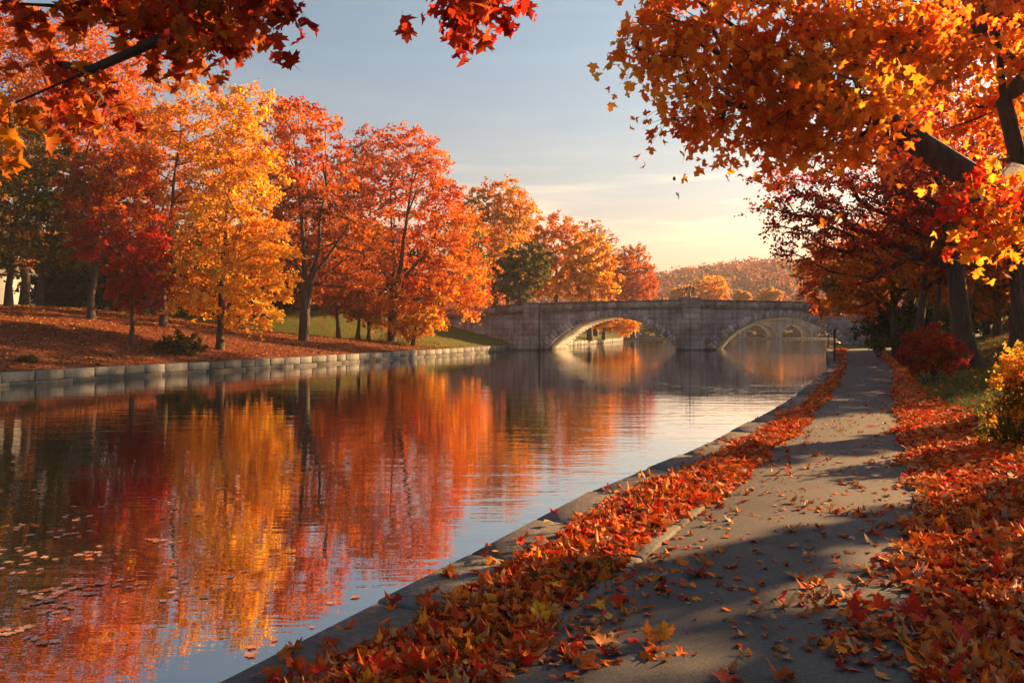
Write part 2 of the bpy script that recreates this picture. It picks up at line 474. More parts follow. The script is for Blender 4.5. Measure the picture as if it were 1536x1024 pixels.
def sheet(name, rows, colfun, zfun, material, ncol):
    """terrain sheet of constant-y rows"""
    V = []
    for d in rows:
        xs = colfun(d)
        V.append(np.stack([xs, np.full(len(xs), d), zfun(xs, np.full(len(xs), d))], -1))
    V = np.array(V); n = V.shape[1]
    idx = np.arange(len(rows) * n).reshape(len(rows), n)
    f = np.stack([idx[:-1, :-1], idx[:-1, 1:], idx[1:, 1:], idx[1:, :-1]], -1).reshape(-1, 4)
    me = make_mesh(name, [(V.reshape(-1, 3), f)], material, smooth=True)
    return me

rows = np.concatenate([np.arange(-40, 80, .5), np.arange(80, 176, 2.)])
offs = np.concatenate([np.arange(0, 4, .4), np.arange(4, 24, 1.), np.arange(24, 60, 4.), [70, 100, 160, 260, 420]])
o = link('left_bank_ground', sheet('left_bank_ground', rows, lambda d: (W(d) - .25 - offs)[::-1], z_left, M_BANKL, 0)); tag(o, kind='structure')
def right_cols(d):
    c = C0(d) + .3; p0 = max(P0(d), c + .05); p1 = max(P1(d), p0 + .1)
    return np.concatenate([np.linspace(c, p0, 5), np.linspace(p0, p1, 4)[1:], p1 + np.concatenate([np.arange(.25, 4, .35), np.arange(4, 24, 1.), np.arange(24, 60, 5.), [70, 100, 160, 260, 420]])])
o = link('right_bank_ground', sheet('right_bank_ground', rows, right_cols, z_right, M_BANKR, 0)); tag(o, kind='structure')

# path sheet, laid on the ground
prow = np.arange(-12, 69, .25)
def path_cols(d): return np.linspace(P0(d), P1(d), 13)
def path_z(x, d):
    u = (x - P0(d)) / np.maximum(P1(d) - P0(d), .1)
    return .022 + .02 * (1 - (2 * u - 1) ** 2)
def z_path_ground(x, d): return path_z(x, d)
o = link('path', sheet('path', prow, path_cols, path_z, M_ASPHALT, 0)); tag(o, kind='structure')

# water
xs = np.array([-110., 110.]); 
V = np.array([[-120, -40, WATER_Z], [140, -40, WATER_Z], [140, 186, WATER_Z], [-120, 186, WATER_Z]], float)
o = link('water', make_mesh('water', [(V, np.array([[0, 1, 2, 3]]))], M_WATER)); tag(o, kind='structure')

# far ground and hills behind the second bridge
def z_far(x, d):
    rise = np.clip((d - 200) / 160, 0, 1)
    h = 19 * rise * rise * (3 - 2 * rise)
    h = h * (1 + .18 * np.sin(x * .013 + 1.2) + .10 * np.sin(x * .034 + d * .01))
    side = np.interp(x, [-300, -60, 40, 130, 300], [.9, .8, .78, 1.15, 1.3])
    return -.3 + .3 * np.clip((d - 172) / 8, 0, 1) + h * side
frow = np.concatenate([np.arange(172, 420, 6.), [450, 520, 640, 900, 1500, 3000]])
fcol = np.linspace(-1400, 1400, 141)
o = link('hills', sheet('hills', frow, lambda d: fcol, z_far, M_FARG, 0)); tag(o, kind='structure')

# --------------------------------------------------------------------- stone edges
def block_row(fx, d0, d1, length, width, ztop, zbot, side, tint_lo, tint_hi, bevel=.02, jit=.01, gap=.012):
    """dressed blocks laid along the line x = fx(d); side = +1: blocks to the right of it"""
    chunks, tints = [], []
    ys = np.arange(d0, d1, .05); xs = fx(ys)
    s = np.concatenate([[0], np.cumsum(np.hypot(np.diff(xs), np.diff(ys)))])
    p = 0.0
    while p < s[-1] - .2:
        L = min(length * R.uniform(.8, 1.25), s[-1] - p)
        a = np.array([np.interp(p, s, xs), np.interp(p, s, ys)]); b = np.array([np.interp(p + L, s, xs), np.interp(p + L, s, ys)])
        t = (b - a) / (np.linalg.norm(b - a) + 1e-9); n = np.array([t[1], -t[0]]) * side
        zt = ztop + R.normal() * jit
        v, f = bevel_box(0, 0, 0, L - gap, width, zt - zbot, bevel)
        m = (a + b) / 2 + n * (width / 2 + R.normal() * jit)
        X = v[:, 0:1] * t[None] + v[:, 1:2] * n[None] * side * side + m[None]
        vv = np.concatenate([X, v[:, 2:3] + (zt + zbot) / 2], 1)
        if np.cross(np.append(t, 0), np.append(n, 0))[2] < 0: f = f[:, ::-1]
        chunks.append((vv, f)); g = R.uniform(tint_lo, tint_hi)
        tints.append(np.tile([g, g * R.uniform(.96, 1.02), g * R.uniform(.92, 1.03)], (len(f), 1)))
        p += L
    return chunks, tints

ch, ti = block_row(lambda y: W(y), -20, 79.2, 1.15, .45, .03, -.36, -1, .34, .62, .025, .010, .02)
w = empty('canal_wall', (W(30), 30, 0), 'low grey block wall along the far bank below the leafy slope', 'wall')
def child(name, me, parent):
    ob = link(name, me, parent); ob.matrix_parent_inverse = parent.matrix_basis.inverted() if False else ob.matrix_parent_inverse
    ob.location = -Vector(parent.location) if parent.rotation_euler.z == 0 else (0, 0, 0)
    return ob
child('block_course', make_mesh('block_course', ch, M_BLOCK, ti), w)
ch, ti = block_row(lambda y: W(y) + .06, -20, 79.2, 2.2, .3, -.362, -.9, -1, .45, .7, .02, .008, .01)
child('footing', make_mesh('footing', ch, M_BLOCK, ti), w)

w = empty('canal_coping', (C0(8), 8, 0), 'worn flat stone coping between the water and the leaf strip', 'stone edge')
ch, ti = block_row(lambda y: C0(y), -8, 71, 1.25, .52, .05, -.25, 1, .75, 1.25, .018, .008, .012)
child('coping_stones', make_mesh('coping_stones', ch, M_COPING, ti), w)
ch, ti = block_row(lambda y: C0(y) + .06, -8, 71, 1.6, .3, -.252, -1.0, 1, .5, .8, .015, .01)
child('quay_face', make_mesh('quay_face', ch, M_COPING, ti), w)

w = empty('path_kerb', (P0(8), 8, 0), 'narrow stone kerb edging the left side of the asphalt path', 'kerb')
ch, ti = block_row(lambda y: P0(y) - .13, -6, 44, 1.0, .14, .05, -.15, 1, .9, 1.3, .012, .004, .008)
child('kerb_stones', make_mesh('kerb_stones', ch, M_COPING, ti), w)

# banks beyond the bridge: stone edging
w = empty('canal_wall', (W(110), 110, 0), 'pale low stone bank edge seen through the left arch of the bridge', 'wall')
ch, ti = block_row(lambda y: W(y), 84, 146.5, 1.5, .5, .02, -.7, -1, .5, .9, .03, .015, .02)
child('block_course', make_mesh('block_course', ch, M_BLOCK, ti), w)
w = empty('canal_wall', (C0(110), 110, 0), 'low stone bank edge on the right beyond the bridge', 'wall')
ch, ti = block_row(lambda y: C0(y), 81.5, 174, 1.5, .5, .1, -.7, 1, .8, 1.3, .03, .015, .02)
child('block_course', make_mesh('block_course', ch, M_BLOCK, ti), w)

# ---------------------------------------------------------------------- bridge
BD = 75.4                                    # distance of its face
def bx(px): return (px - 768) / F * BD
def bz(py): return EYE - (py - HOR) / F * BD
SK = .40                                     # the bridge crosses the canal on the skew
DEP = 6.0
_tp = np.array([bx(v) for v in (660, 735, 785, 900, 1035, 1200, 1300, 1420)]); _tz = np.array([3.3, 3.62, 3.9, 4.12, 4.3, 4.1, 3.75, 3.2])
ztop = lambda x: np.interp(x, _tp, _tz)      # parapet top
zstr = lambda x: ztop(x) - .66               # string course top
ARCH = []
for (pa, pb, pyc) in ((817, 1016, 475.5), (1071, 1271, 475.5)):
    xa, xb = bx(pa), bx(pb); zc = bz(pyc); zs = WATER_Z
    hw = (xb - xa) / 2; rise = zc - zs; Rr = (hw * hw + rise * rise) / (2 * rise)
    ARCH.append(((xa + xb) / 2, hw, zc - Rr, Rr))
def zbot(x):
    x = np.asarray(x, float); z = np.full(x.shape, -1.3)
    for (cx, hw, cz, rr) in ARCH:
        i = np.abs(x - cx) < hw
        z = np.where(i, cz + np.sqrt(np.maximum(rr * rr - (x - cx) ** 2, 0)), z)
    return z
bridge = empty('stone_bridge', (bx(1035), BD, WATER_Z), 'old grey stone bridge with two wide arches and a central pier', 'bridge')
OFF = np.array(bridge.location)
def bpart(name, chunks, material, tints=None, smooth=False):
    cs = [(v - OFF, f) for v, f in chunks]
    return link(name, make_mesh(name, cs, material, tints, smooth), bridge)
# body with the barrels
st = []
for (cx, hw, cz, rr) in ARCH:
    th = np.linspace(-1, 1, 49); a0 = math.asin(hw / rr)
    st += list(cx + rr * np.sin(th * a0)); st += [cx - hw - .001, cx + hw + .001]
st += list(np.linspace(bx(660), bx(1420), 60))
st = np.array(sorted(set(np.round(st, 5))))
nb = len(st); zt = zstr(st) - .16; zb = zbot(st)
def wallv(y0, z): return np.stack([st + SK * (y0 - BD), np.full(nb, y0), z], -1)
Vb = np.concatenate([wallv(BD, zb), wallv(BD, zt), wallv(BD + DEP, zb), wallv(BD + DEP, zt)])
i = np.arange(nb - 1)
fb = np.concatenate([np.stack([i, i + 1, nb + i + 1, nb + i], -1), np.stack([2*nb + i + 1, 2*nb + i, 3*nb + i, 3*nb + i + 1], -1),
                     np.stack([i + 1, i, 2*nb + i, 2*nb + i + 1], -1), np.stack([nb + i, nb + i + 1, 3*nb + i + 1, 3*nb + i], -1)])
bpart('spandrel_walls', [(Vb, fb)], M_BRIDGE)
# voussoir rings, front and back
for (cx, hw, cz, rr) in ARCH:
    a0 = math.asin(hw / rr); nv = 37
    for (yf, dy, sgn) in ((BD, .55, -1), (BD + DEP, .55, 1)):
        ch, ti = [], []
        for k in range(nv):
            t0 = -a0 + 2 * a0 * k / nv; t1 = -a0 + 2 * a0 * (k + 1) / nv
            t0 += .0025; t1 -= .0025
            rin = rr - .015; ro = rr + (.62 if k % 2 else .72) + R.normal() * .03 + (.10 if k == nv // 2 else 0)
            pr = .05 + R.uniform(0, .03) + (.05 if k == nv // 2 else 0)
            ya, yb = (yf - pr, yf + dy) if sgn < 0 else (yf - dy, yf + pr)
            P = []
            for y in (ya, yb):
                for (t, r_) in ((t0, rin), (t1, rin), (t1, ro), (t0, ro)):
                    P.append((cx + r_ * math.sin(t) + SK * (y - BD), y, cz + r_ * math.cos(t)))
            f = np.array([[0,1,2,3],[7,6,5,4],[1,0,4,5],[2,1,5,6],[3,2,6,7],[0,3,7,4]])
            ch.append((np.array(P), f)); g = R.uniform(1.15, 1.95); ti.append(np.tile([g, g, g * .99], (6, 1)))
        bpart('arch_ring', ch, M_BLOCK, ti)
# string course, parapets, parapet coping
def along(name, y0, y1, zl, zh, n, material, lo=.9, hi=1.2, x0=660, x1=1420, gap=.006):
    ch, ti = [], []
    ed = np.linspace(bx(x0), bx(x1), n + 1)
    for a, b in zip(ed[:-1], ed[1:]):
        a += gap; b -= gap
        P = []
        for (y, z) in ((y0, zl), (y1, zl), (y1, zh), (y0, zh)):
            for x in (a, b):
                P.append((x + SK * (y - BD), y, z(x)))
        P = np.array(P)
        f = np.array([[0,1,3,2],[2,3,5,4],[4,5,7,6],[6,7,1,0],[0,2,4,6],[1,7,5,3]])
        ch.append((P, f[:, ::-1])); g = R.uniform(lo, hi); ti.append(np.tile([g, g * .98, g * .95], (6, 1)))
    return bpart(name, ch, material, ti)
along('string_course', BD - .14, BD + .5, lambda x: zstr(x) - .17, lambda x: zstr(x), 40, M_BLOCK, .5, .75)
along('string_course', BD + DEP - .5, BD + DEP + .14, lambda x: zstr(x) - .17, lambda x: zstr(x), 40, M_BLOCK, .5, .75)
for y0 in (BD - .02, BD + DEP - .38):
    along('parapet', y0, y0 + .4, lambda x: zstr(x) + .002, lambda x: ztop(x) - .13, 46, M_BLOCK, .8, 1.6)
    along('parapet_coping', y0 - .07, y0 + .47, lambda x: ztop(x) - .128, lambda x: ztop(x), 30, M_BLOCK, .4, .6)
along('roadway', BD + .39, BD + DEP - .39, lambda x: zstr(x) - .16, lambda x: zstr(x) - .05, 20, M_BLOCK, .5, .6)
# pier with pilaster, base and cap
pc = bx(1035.5)
ch = [bevel_box(pc, BD - .05, (bz(515) - 1.4) / 2 + .0, bx(1054) - bx(1017), .9, bz(510) + 1.3, .08)]
ch = [bevel_box(pc, BD + .05, (bz(508) - 1.3) / 2, bx(1056) - bx(1016), 1.1, bz(508) + 1.3, .07)]
ch.append(bevel_box(pc, BD + .05, bz(507), bx(1058) - bx(1014), 1.2, .16, .04))
z0, z1 = bz(506.0), zstr(pc) - .02
ch.append(bevel_box(pc, BD + .05, (z0 + z1) / 2, bx(1049) - bx(1022), .95, z1 - z0, .04))
bpart('pier', ch, M_BRIDGE, smooth=False)
ch = [bevel_box(pc, BD + .06, zstr(pc) + .03, bx(1051.5) - bx(1019.5), 1.22, .16, .03), bevel_box(pc, BD + .10, ztop(pc) - .27, bx(1049) - bx(1022), .8, .62, .02),
      bevel_box(pc, BD + .10, ztop(pc) + .10, bx(1051) - bx(1020), .92, .16, .04)]
bpart('pier_cap', ch, M_BLOCK, [np.tile([.95, .93, .92], (len(f), 1)) for v, f in ch])
# left pilaster and its base, wing-wall buttress block
lp = bx(796)
ch = [bevel_box(lp, BD + .1, (ztop(lp) - 1.3) / 2, bx(808) - bx(785), .6, ztop(lp) + 1.3, .04), bevel_box(lp, BD + .1, ztop(lp) + .04, bx(810) - bx(783), .75, .14, .03),
      bevel_box(bx(781), BD - .1, .1, 2.9, .9, 1.5, .05), bevel_box(bx(766), BD - .2, .45, 1.5, .8, 1.3, .06)]
bpart('abutment', ch, M_BRIDGE)
# dark joint pipe beside the pilaster
v, f = tube([(bx(809.5), BD - .09, -.6), (bx(809.5), BD - .09, zstr(lp) - .2)], [.045, .045], 8, True)
bpart('drain_pipe', [(v, f)], M_IRON)

# lamp on the pier
lamp = empty('street_lamp', (pc, BD + .1, ztop(pc) + .18), 'small black iron lamp with curved arms on the bridge pier', 'street lamp')
v, f = tube([(0,0,0),(0,0,.06),(0,0,.08),(0,0,.55),(0,0,.75)], [.14,.13,.06,.045,.035], 10, True)
link('pole', make_mesh('pole', [(v, f)], M_IRON), lamp)
for s in (-1, 1):
    v, f = tube([(0,0,.42),(s*.15,0,.40),(s*.30,0,.48),(s*.33,0,.62)], [.03]*4, 8, True)
    link('arm', make_mesh('arm', [(v, f)], M_IRON), lamp)
for (x, z, h) in ((-.33,.62,.34),(.33,.62,.34),(0,.75,.40)):
    v, f = tube([(x,0,z),(x,0,z+.03),(x,0,z+h*.7),(x,0,z+h*.72),(x,0,z+h*.95),(x,0,z+h*1.08)], [.05,.08,.12,.15,.05,.012], 8, True)
    lo = link('lantern', make_mesh('lantern', [(v, f)], M_IRON), lamp)
    v, f = tube([(x,0,z+.05),(x,0,z+h*.66)], [.088,.124], 8, False)
    link('glass', make_mesh('glass', [(v, f)], M_FROST), lo)

# ---------------------------------------------------------------- second bridge
B2 = 147.0
def b2x(px): return (px - 768) / F * B2
bridge2 = empty('stone_bridge', (b2x(1141), B2, WATER_Z), 'pale low stone bridge of many small arches seen far behind', 'bridge')
OFF2 = np.array(bridge2.location)
st = []; arches2 = []
for k in range(-5, 4):
    c = b2x(1141 + 53.5 * k); hw = b2x(1141 + 22.5) - b2x(1141); arches2.append((c, hw))
    th = np.linspace(-1, 1, 25); st += list(c + hw * np.sin(th * np.pi / 2)); st += [c - hw - .002, c + hw + .002]
xl, xr = b2x(1141 - 53.5 * 5.7), b2x(1141 + 53.5 * 4.3)
st += [xl, xr]; st = np.array(sorted(st)); nb = len(st)
zb = np.full(nb, -1.0)
for c, hw in arches2:
    i_ = np.abs(st - c) <= hw
    zb = np.where(i_, WATER_Z + .1 + 2.5 * np.sqrt(np.maximum(0, 1 - ((st - c) / hw) ** 2)) ** .9, zb)
zt = np.full(nb, 2.75)
def w2(y, z): return np.stack([st, np.full(nb, y), z], -1)
Vb = np.concatenate([w2(B2, zb), w2(B2, zt), w2(B2 + 5, zb), w2(B2 + 5, zt)]) - OFF2
i = np.arange(nb - 1)
fb = np.concatenate([np.stack([i, i + 1, nb + i + 1, nb + i], -1), np.stack([2*nb + i + 1, 2*nb + i, 3*nb + i, 3*nb + i + 1], -1),
                     np.stack([i + 1, i, 2*nb + i, 2*nb + i + 1], -1), np.stack([nb + i, nb + i + 1, 3*nb + i + 1, 3*nb + i], -1)])
link('arcade', make_mesh('arcade', [(Vb, fb)], M_PALE), bridge2)
for c, hw in arches2:
    th = np.linspace(-np.pi/2, np.pi/2, 26)
    V = []
    for e, y in ((0, -.12), (.42, -.12), (.42, .3)):
        V.append(np.stack([c + (hw + e) * np.sin(th), np.full(26, B2 + y), WATER_Z + .1 + (2.5 + e) * np.abs(np.cos(th)) ** .9], -1))
    idx = np.arange(78).reshape(3, 26)
    f = np.concatenate([np.stack([idx[k][:-1], idx[k][1:], idx[k+1][1:], idx[k+1][:-1]], -1) for k in (0, 1)])
    link('arch_ring', make_mesh('arch_ring', [(np.concatenate(V) - OFF2, f)], M_PALE), bridge2)
ch = [box_chunk(xl, xr, B2 - .2, B2 + 5.2, 2.752, 2.95)]
link('cornice', make_mesh('cornice', [(v - OFF2, f) for v, f in ch], M_PALE), bridge2)
ch = [box_chunk(xl, xr, B2 - .05, B2 + .35, 2.952, 3.75), box_chunk(xl, xr, B2 + 4.7, B2 + 5.1, 2.952, 3.75)]
link('parapet', make_mesh('parapet', [(v - OFF2, f) for v, f in ch], M_PALE), bridge2)
ch = [box_chunk(xl, xr, B2 - 2.0, B2 - .125, -1.2, WATER_Z + .22)]
link('footing', make_mesh('footing', [(v - OFF2, f) for v, f in ch], M_PALE), bridge2)

# ------------------------------------------------------------------------ trees
def lin(h):
    h = h.lstrip('#'); c = np.array([int(h[k:k+2], 16) / 255 for k in (0, 2, 4)])
    return np.where(c <= .04045, c / 12.92, ((c + .055) / 1.055) ** 2.4)
PAL = {
    'yellow':  [(.80,.41,.026),(.76,.36,.020),(.82,.46,.040),(.70,.28,.015)],
    'gold':    [(.70,.26,.015),(.66,.21,.012),(.74,.32,.021),(.62,.16,.011)],
    'orange':  [(.67,.165,.007),(.62,.13,.006),(.70,.215,.009),(.56,.095,.006)],
    'redorange':[(.54,.082,.006),(.58,.115,.007),(.47,.056,.006),(.62,.155,.008)],
    'red':     [(.48,.022,.009),(.54,.034,.010),(.38,.014,.008),(.58,.065,.010)],
    'deepred': [(.44,.012,.009),(.50,.018,.010),(.33,.010,.008),(.54,.030,.010)],
    'darkred': [(.33,.026,.010),(.40,.040,.011),(.25,.017,.009),(.46,.065,.012)],
    'russet':  [(.40,.078,.013),(.46,.098,.014),(.31,.054,.012),(.52,.13,.016)],
    'olive':   [(.15,.115,.018),(.11,.105,.018),(.22,.15,.02),(.30,.17,.022)],
    'green':   [(.05,.065,.016),(.065,.08,.018),(.038,.055,.014),(.09,.09,.018)],
    'dark':    [(.012,.018,.009),(.018,.024,.011),(.009,.013,.008),(.024,.028,.012)],
    'umber':   [(.24,.042,.011),(.30,.055,.012),(.19,.034,.010),(.36,.075,.013)],
    'brown':   [(.20,.085,.045),(.26,.12,.065),(.15,.06,.033),(.34,.18,.11)],
    'tan':     [(.46,.22,.07),(.40,.17,.055),(.52,.26,.085),(.36,.12,.045)],
}
def pal_mix(*parts):
    out = []
    for name, w_ in parts: out += [(np.array(c), w_ / len(PAL[name])) for c in PAL[name]]
    return out

def grow(trunk, tr, centres, ntip, emax=.62):
    """skeleton: trunk polyline, then each clump centre is joined to the nearest suitable node. Returns tube chunks."""
    nodes = [np.array(p, float) for p in trunk]; par = [-1] + list(range(len(trunk) - 1)); plen = [0.0]
    for k in range(1, len(trunk)): plen.append(plen[-1] + np.linalg.norm(nodes[k] - nodes[k - 1]))
    base_n = len(trunk)
    first = max(1, int(base_n * .3))
    tips = []
    axis_d = np.array([np.min(np.linalg.norm(np.array(trunk) - c, axis=1)) for c in centres])
    for ci in np.argsort(axis_d):
        c = centres[ci]
        A = np.array(nodes[first:]); L = np.array(plen[first:])
        dv = c - A; dist = np.linalg.norm(dv, axis=1)
        up = dv[:, 2] / (dist + 1e-6)
        cost = dist * (1 + .9 * np.maximum(0, -up - .1)) + .22 * L
        j = int(np.argmin(cost)) + first
        p0 = nodes[j]; D = np.linalg.norm(c - p0)
        nseg = max(1, int(D / 1.1))
        nseg = min(nseg, 6)
        prev = j
        bend = R.normal(size=3) * .09 * D; bend[2] += .08 * D
        for s in range(1, nseg + 1):
            t = s / nseg
            q = p0 + (c - p0) * t + bend * math.sin(math.pi * t)
            nodes.append(q); par.append(prev); plen.append(plen[prev] + np.linalg.norm(q - nodes[prev])); prev = len(nodes) - 1
        tips.append(prev)
    n = len(nodes); cnt = np.zeros(n)
    for t in tips: cnt[t] += 1
    cnt[base_n - 1] += 1
    order = sorted(range(n), key=lambda k: -plen[k])
    for k in order:
        if par[k] >= 0: cnt[par[k]] += max(cnt[k], .5)
    e = min(emax, math.log(tr / ntip) / math.log(max(cnt[0], 2)))
    rad = np.maximum(ntip * .8, tr * (np.maximum(cnt, .5) / max(cnt[0], 1)) ** e)
    rad[:base_n] *= np.linspace(1, .32, base_n)
    kids = [[] for _ in range(n)]
    for k in range(n):
        if par[k] >= 0: kids[par[k]].append(k)
    chunks = []
    starts = [(None, 0)]
    while starts:
        p, k = starts.pop()
        chain = [k] if p is None else [p, k]
        while kids[k]:
            ks = sorted(kids[k], key=lambda q: -cnt[q])
            for q in ks[1:]: starts.append((k, q))
            k = ks[0]; chain.append(k)
        if len(chain) < 2: continue
        pts = np.array([nodes[q] for q in chain]); rr = rad[chain].copy()
        if p is not None: rr[0] = min(rr[0], rr[1] * 1.25)
        if p is None:       # root flare
            h = np.maximum(0, pts[:, 2] - pts[0, 2])
            rr = rr * (1 + .42 * np.exp(-h / (tr * 1.6)))
        rr[-1] *= .5
        sides = 10 if rr.max() > .12 else (6 if rr.max() > .04 else 4)
        chunks.append(tube(pts, rr, sides))
    return chunks

def smooth_path(pts, n):
    pts = np.array(pts, float); t = np.linspace(0, 1, len(pts)); u = np.linspace(0, 1, n)
    q = np.stack([np.interp(u, t, pts[:, k]) for k in range(3)], -1)
    for _ in range(2): q[1:-1] = (q[:-2] + 2 * q[1:-1] + q[2:]) / 4
    q[1:-1] += R.normal(size=(n - 2, 3)) * .02 * np.linalg.norm(pts[-1] - pts[0]) * np.array([1, 1, .2]) * .35
    return q

def clump_centres(ells, n, fill=.45):
    E = np.array([[*c, *r] for c, r in ells])
    w_ = (E[:, 3] * E[:, 4] * E[:, 5]) ** .7; w_ /= w_.sum()
    out = []
    tries = 0
    vol = (4.2 * (E[:, 3] * E[:, 4] * E[:, 5]).sum()) / n
    dmin = .62 * vol ** (1 / 3)
    while len(out) < n and tries < n * 40:
        tries += 1
        e = E[R.choice(len(E), p=w_)]
        v = R.normal(size=3); v /= np.linalg.norm(v)
        r = R.uniform(0, 1) ** fill
        p = e[:3] + v * e[3:] * r
        if out and tries < n * 25:
            if np.min(np.linalg.norm(np.array(out) - p, axis=1)) < dmin: continue
        out.append(p)
    return np.array(out)

def foliage(centres, cr, nleaf, size, pal, tmpl=None, flat=.55, droop=.25, upbias=.8, twigs=7, clumpmix=.75, colour_at=None, hang=0.0, twig_out=None, twig_r=.004):
    """sprays of leaves round the clump centres -> chunk + tint"""
    n = len(centres)
    per = max(1, int(nleaf / n / twigs))
    d = R.normal(size=(n, twigs, 3)); d[..., 2] *= flat
    d /= np.linalg.norm(d, axis=2)[..., None]
    ln = cr * R.uniform(.55, 1.25, size=(n, twigs, 1, 1)) * R.uniform(.75, 1.3, size=(n, 1, 1, 1))
    t = R.uniform(0, 1, size=(n, twigs, per, 1)) ** .65
    P = centres[:, None, None, :] + d[:, :, None, :] * t * ln
    P[..., 2] -= droop * cr * (t[..., 0] ** 2)
    P = P + R.normal(size=P.shape) * cr * np.array([.13, .13, .11])
    P = P.reshape(-1, 3); m = len(P)
    up = np.tile([0, 0, upbias], (m, 1))
    rot = rand_rot(m, up, .8)
    if hang: rot = np.where((R.uniform(size=m) < hang)[:, None, None], hang_rot(m), rot)
    cols = np.array([c for c, w_ in pal]); ws = np.array([w_ for c, w_ in pal]); ws = ws / ws.sum()
    if colour_at is not None:
        cc = np.array([colour_at(c) for c in centres])
    else:
        cc = cols[R.choice(len(cols), n, p=ws)]
    cl = cols[R.choice(len(cols), m, p=ws)] if colour_at is None else np.repeat(cc, twigs * per, 0)
    cl = clumpmix * np.repeat(cc, twigs * per, 0) + (1 - clumpmix) * cl
    cl = cl * R.uniform(.72, 1.22, size=(m, 1)) * np.repeat(R.uniform(.85, 1.12, size=(n, 1)), twigs * per, 0)
    cl[:, 1] *= R.uniform(.75, 1.25, size=m)
    cl = np.clip(cl, .003, .9)
    sc_ = size * R.uniform(.6, 1.3, size=(m, 1))
    if twig_out is not None:
        for k in range(n):
            for q in range(twigs):
                L_ = float(ln[k, q, 0, 0]); tt = np.array([0, .25, .5, .75])
                pts = centres[k] + d[k, q] * (tt * L_)[:, None]; pts[:, 2] -= droop * cr * tt ** 2
                twig_out.append(tube(pts, twig_r * np.array([1, .8, .55, .25]), 3))
    if tmpl is None:
        ch = scatter(DIAMOND, P, rot, sc_ * np.ones((1, 1)))
        return [ch], [cl]
    chs, tis = [], []
    pick = R.integers(0, len(tmpl), m)
    for k, tm in enumerate(tmpl):
        s = pick == k
        chs.append(scatter(tm, P[s], rot[s], sc_[s])); tis.append(np.repeat(cl[s], len(tm[1]), 0))
    return chs, tis

def make_tree(name, label, base, trunk_pts, tr, ells, nclump, nleaf, size, pal, cr=None, group=None, bark=None, tmpl=None, cat='tree',
              flat=.55, droop=.25, fill=.45, extra=None, hang=0.0, emax=.62, window=None, leafmat=None, twiggy=False, tip=.012, crown_name='crown', trunk_name='trunk', upbias=.8, colour_at=None, trunk_list=None):
    t = empty(name, base, label, cat, group)
    base = np.array(base)
    cen = clump_centres(ells, nclump, fill)
    if window is not None:        # a gap in the near side of the crown where the limbs show
        wx, wz0, wz1, wr = window
        cen = cen[~((cen[:, 1] < base[1] + .3) & (np.abs(cen[:, 0] - wx) < wr) & (cen[:, 2] > wz0) & (cen[:, 2] < wz1))]
    if cr is None:
        E = np.array([r for c, r in ells]); cr = .62 * ((4.2 * np.prod(E, 1).sum()) / nclump) ** (1 / 3)
    if trunk_list is None:
        chunks = grow(smooth_path(trunk_pts, max(6, int(np.linalg.norm(np.array(trunk_pts[-1]) - trunk_pts[0]) / 1.0))), tr, cen, tip, emax)
    else:
        chunks = []
        own = np.array([int(np.argmin([np.min(np.linalg.norm(np.array(tp) - c, axis=1)) for tp in trunk_list])) for c in cen])
        for k, tp in enumerate(trunk_list):
            cs = cen[own == k]
            if len(cs) == 0: cs = np.array([tp[-1]])
            chunks += grow(smooth_path(tp, 9), tr, cs, tip, emax)
    fch, fti = foliage(cen, cr, nleaf, size, pal, tmpl, flat, droop, upbias, colour_at=colour_at, hang=hang, twig_out=chunks if twiggy else None, twig_r=tip * .8)
    link(trunk_name, make_mesh(trunk_name, [(v - base, f) for v, f in chunks], bark or M_BARK, smooth=True), t)
    link(crown_name, make_mesh(crown_name, [(v - base, f) for v, f in fch], leafmat or M_LEAF, fti), t)
    return t

def tree_px(name, label, bpx, d, crowns, pal, tr, nclump=150, nleaf=15000, size=.2, side='L', lean=0.0, top=None, depth=.9, stems=None, **kw):
    """crowns: (px, py, rx, ry[, depth offset]) in photo pixels at distance d"""
    x = (bpx - 768) / F * d
    z = float(z_left(x, d)) if side == 'L' else (float(z_right(x, d)) if side == 'R' else float(z_far(x, d)))
    base = (x, d, z - .06)
    ells = []
    for c in crowns:
        dd = d + (c[4] if len(c) > 4 else 0)
        p = at(c[0], c[1], dd); rx, rz = c[2] / F * dd * 1.1, c[3] / F * dd * 1.13
        ells.append((p, np.array([rx, min(rx, rz * 1.3) * depth if rx > rz * 1.3 else rx * depth, rz])))
    hi = max(p[2] + r[2] * .55 for p, r in ells)
    cx = np.average([p[0] for p, r in ells], weights=[r[0] for p, r in ells])
    if top is None:
        tp = [np.array(base), np.array([x + (cx - x) * .12, d, z + (hi - z) * .33]), np.array([x + (cx - x) * .5, d, z + (hi - z) * .66]), np.array([cx, d, hi])]
    else:
        tp = [np.array(base)] + [at(a, b, d + (c3 if c3 else 0)) for a, b, c3 in top]
    if stems is not None:
        kw['trunk_list'] = [[np.array(base)] + [at(a, b, d + e_) for a, b, e_ in st_] for st_ in stems]
    return make_tree(name, label, base, tp, tr, ells, nclump, nleaf, size, pal, **kw)

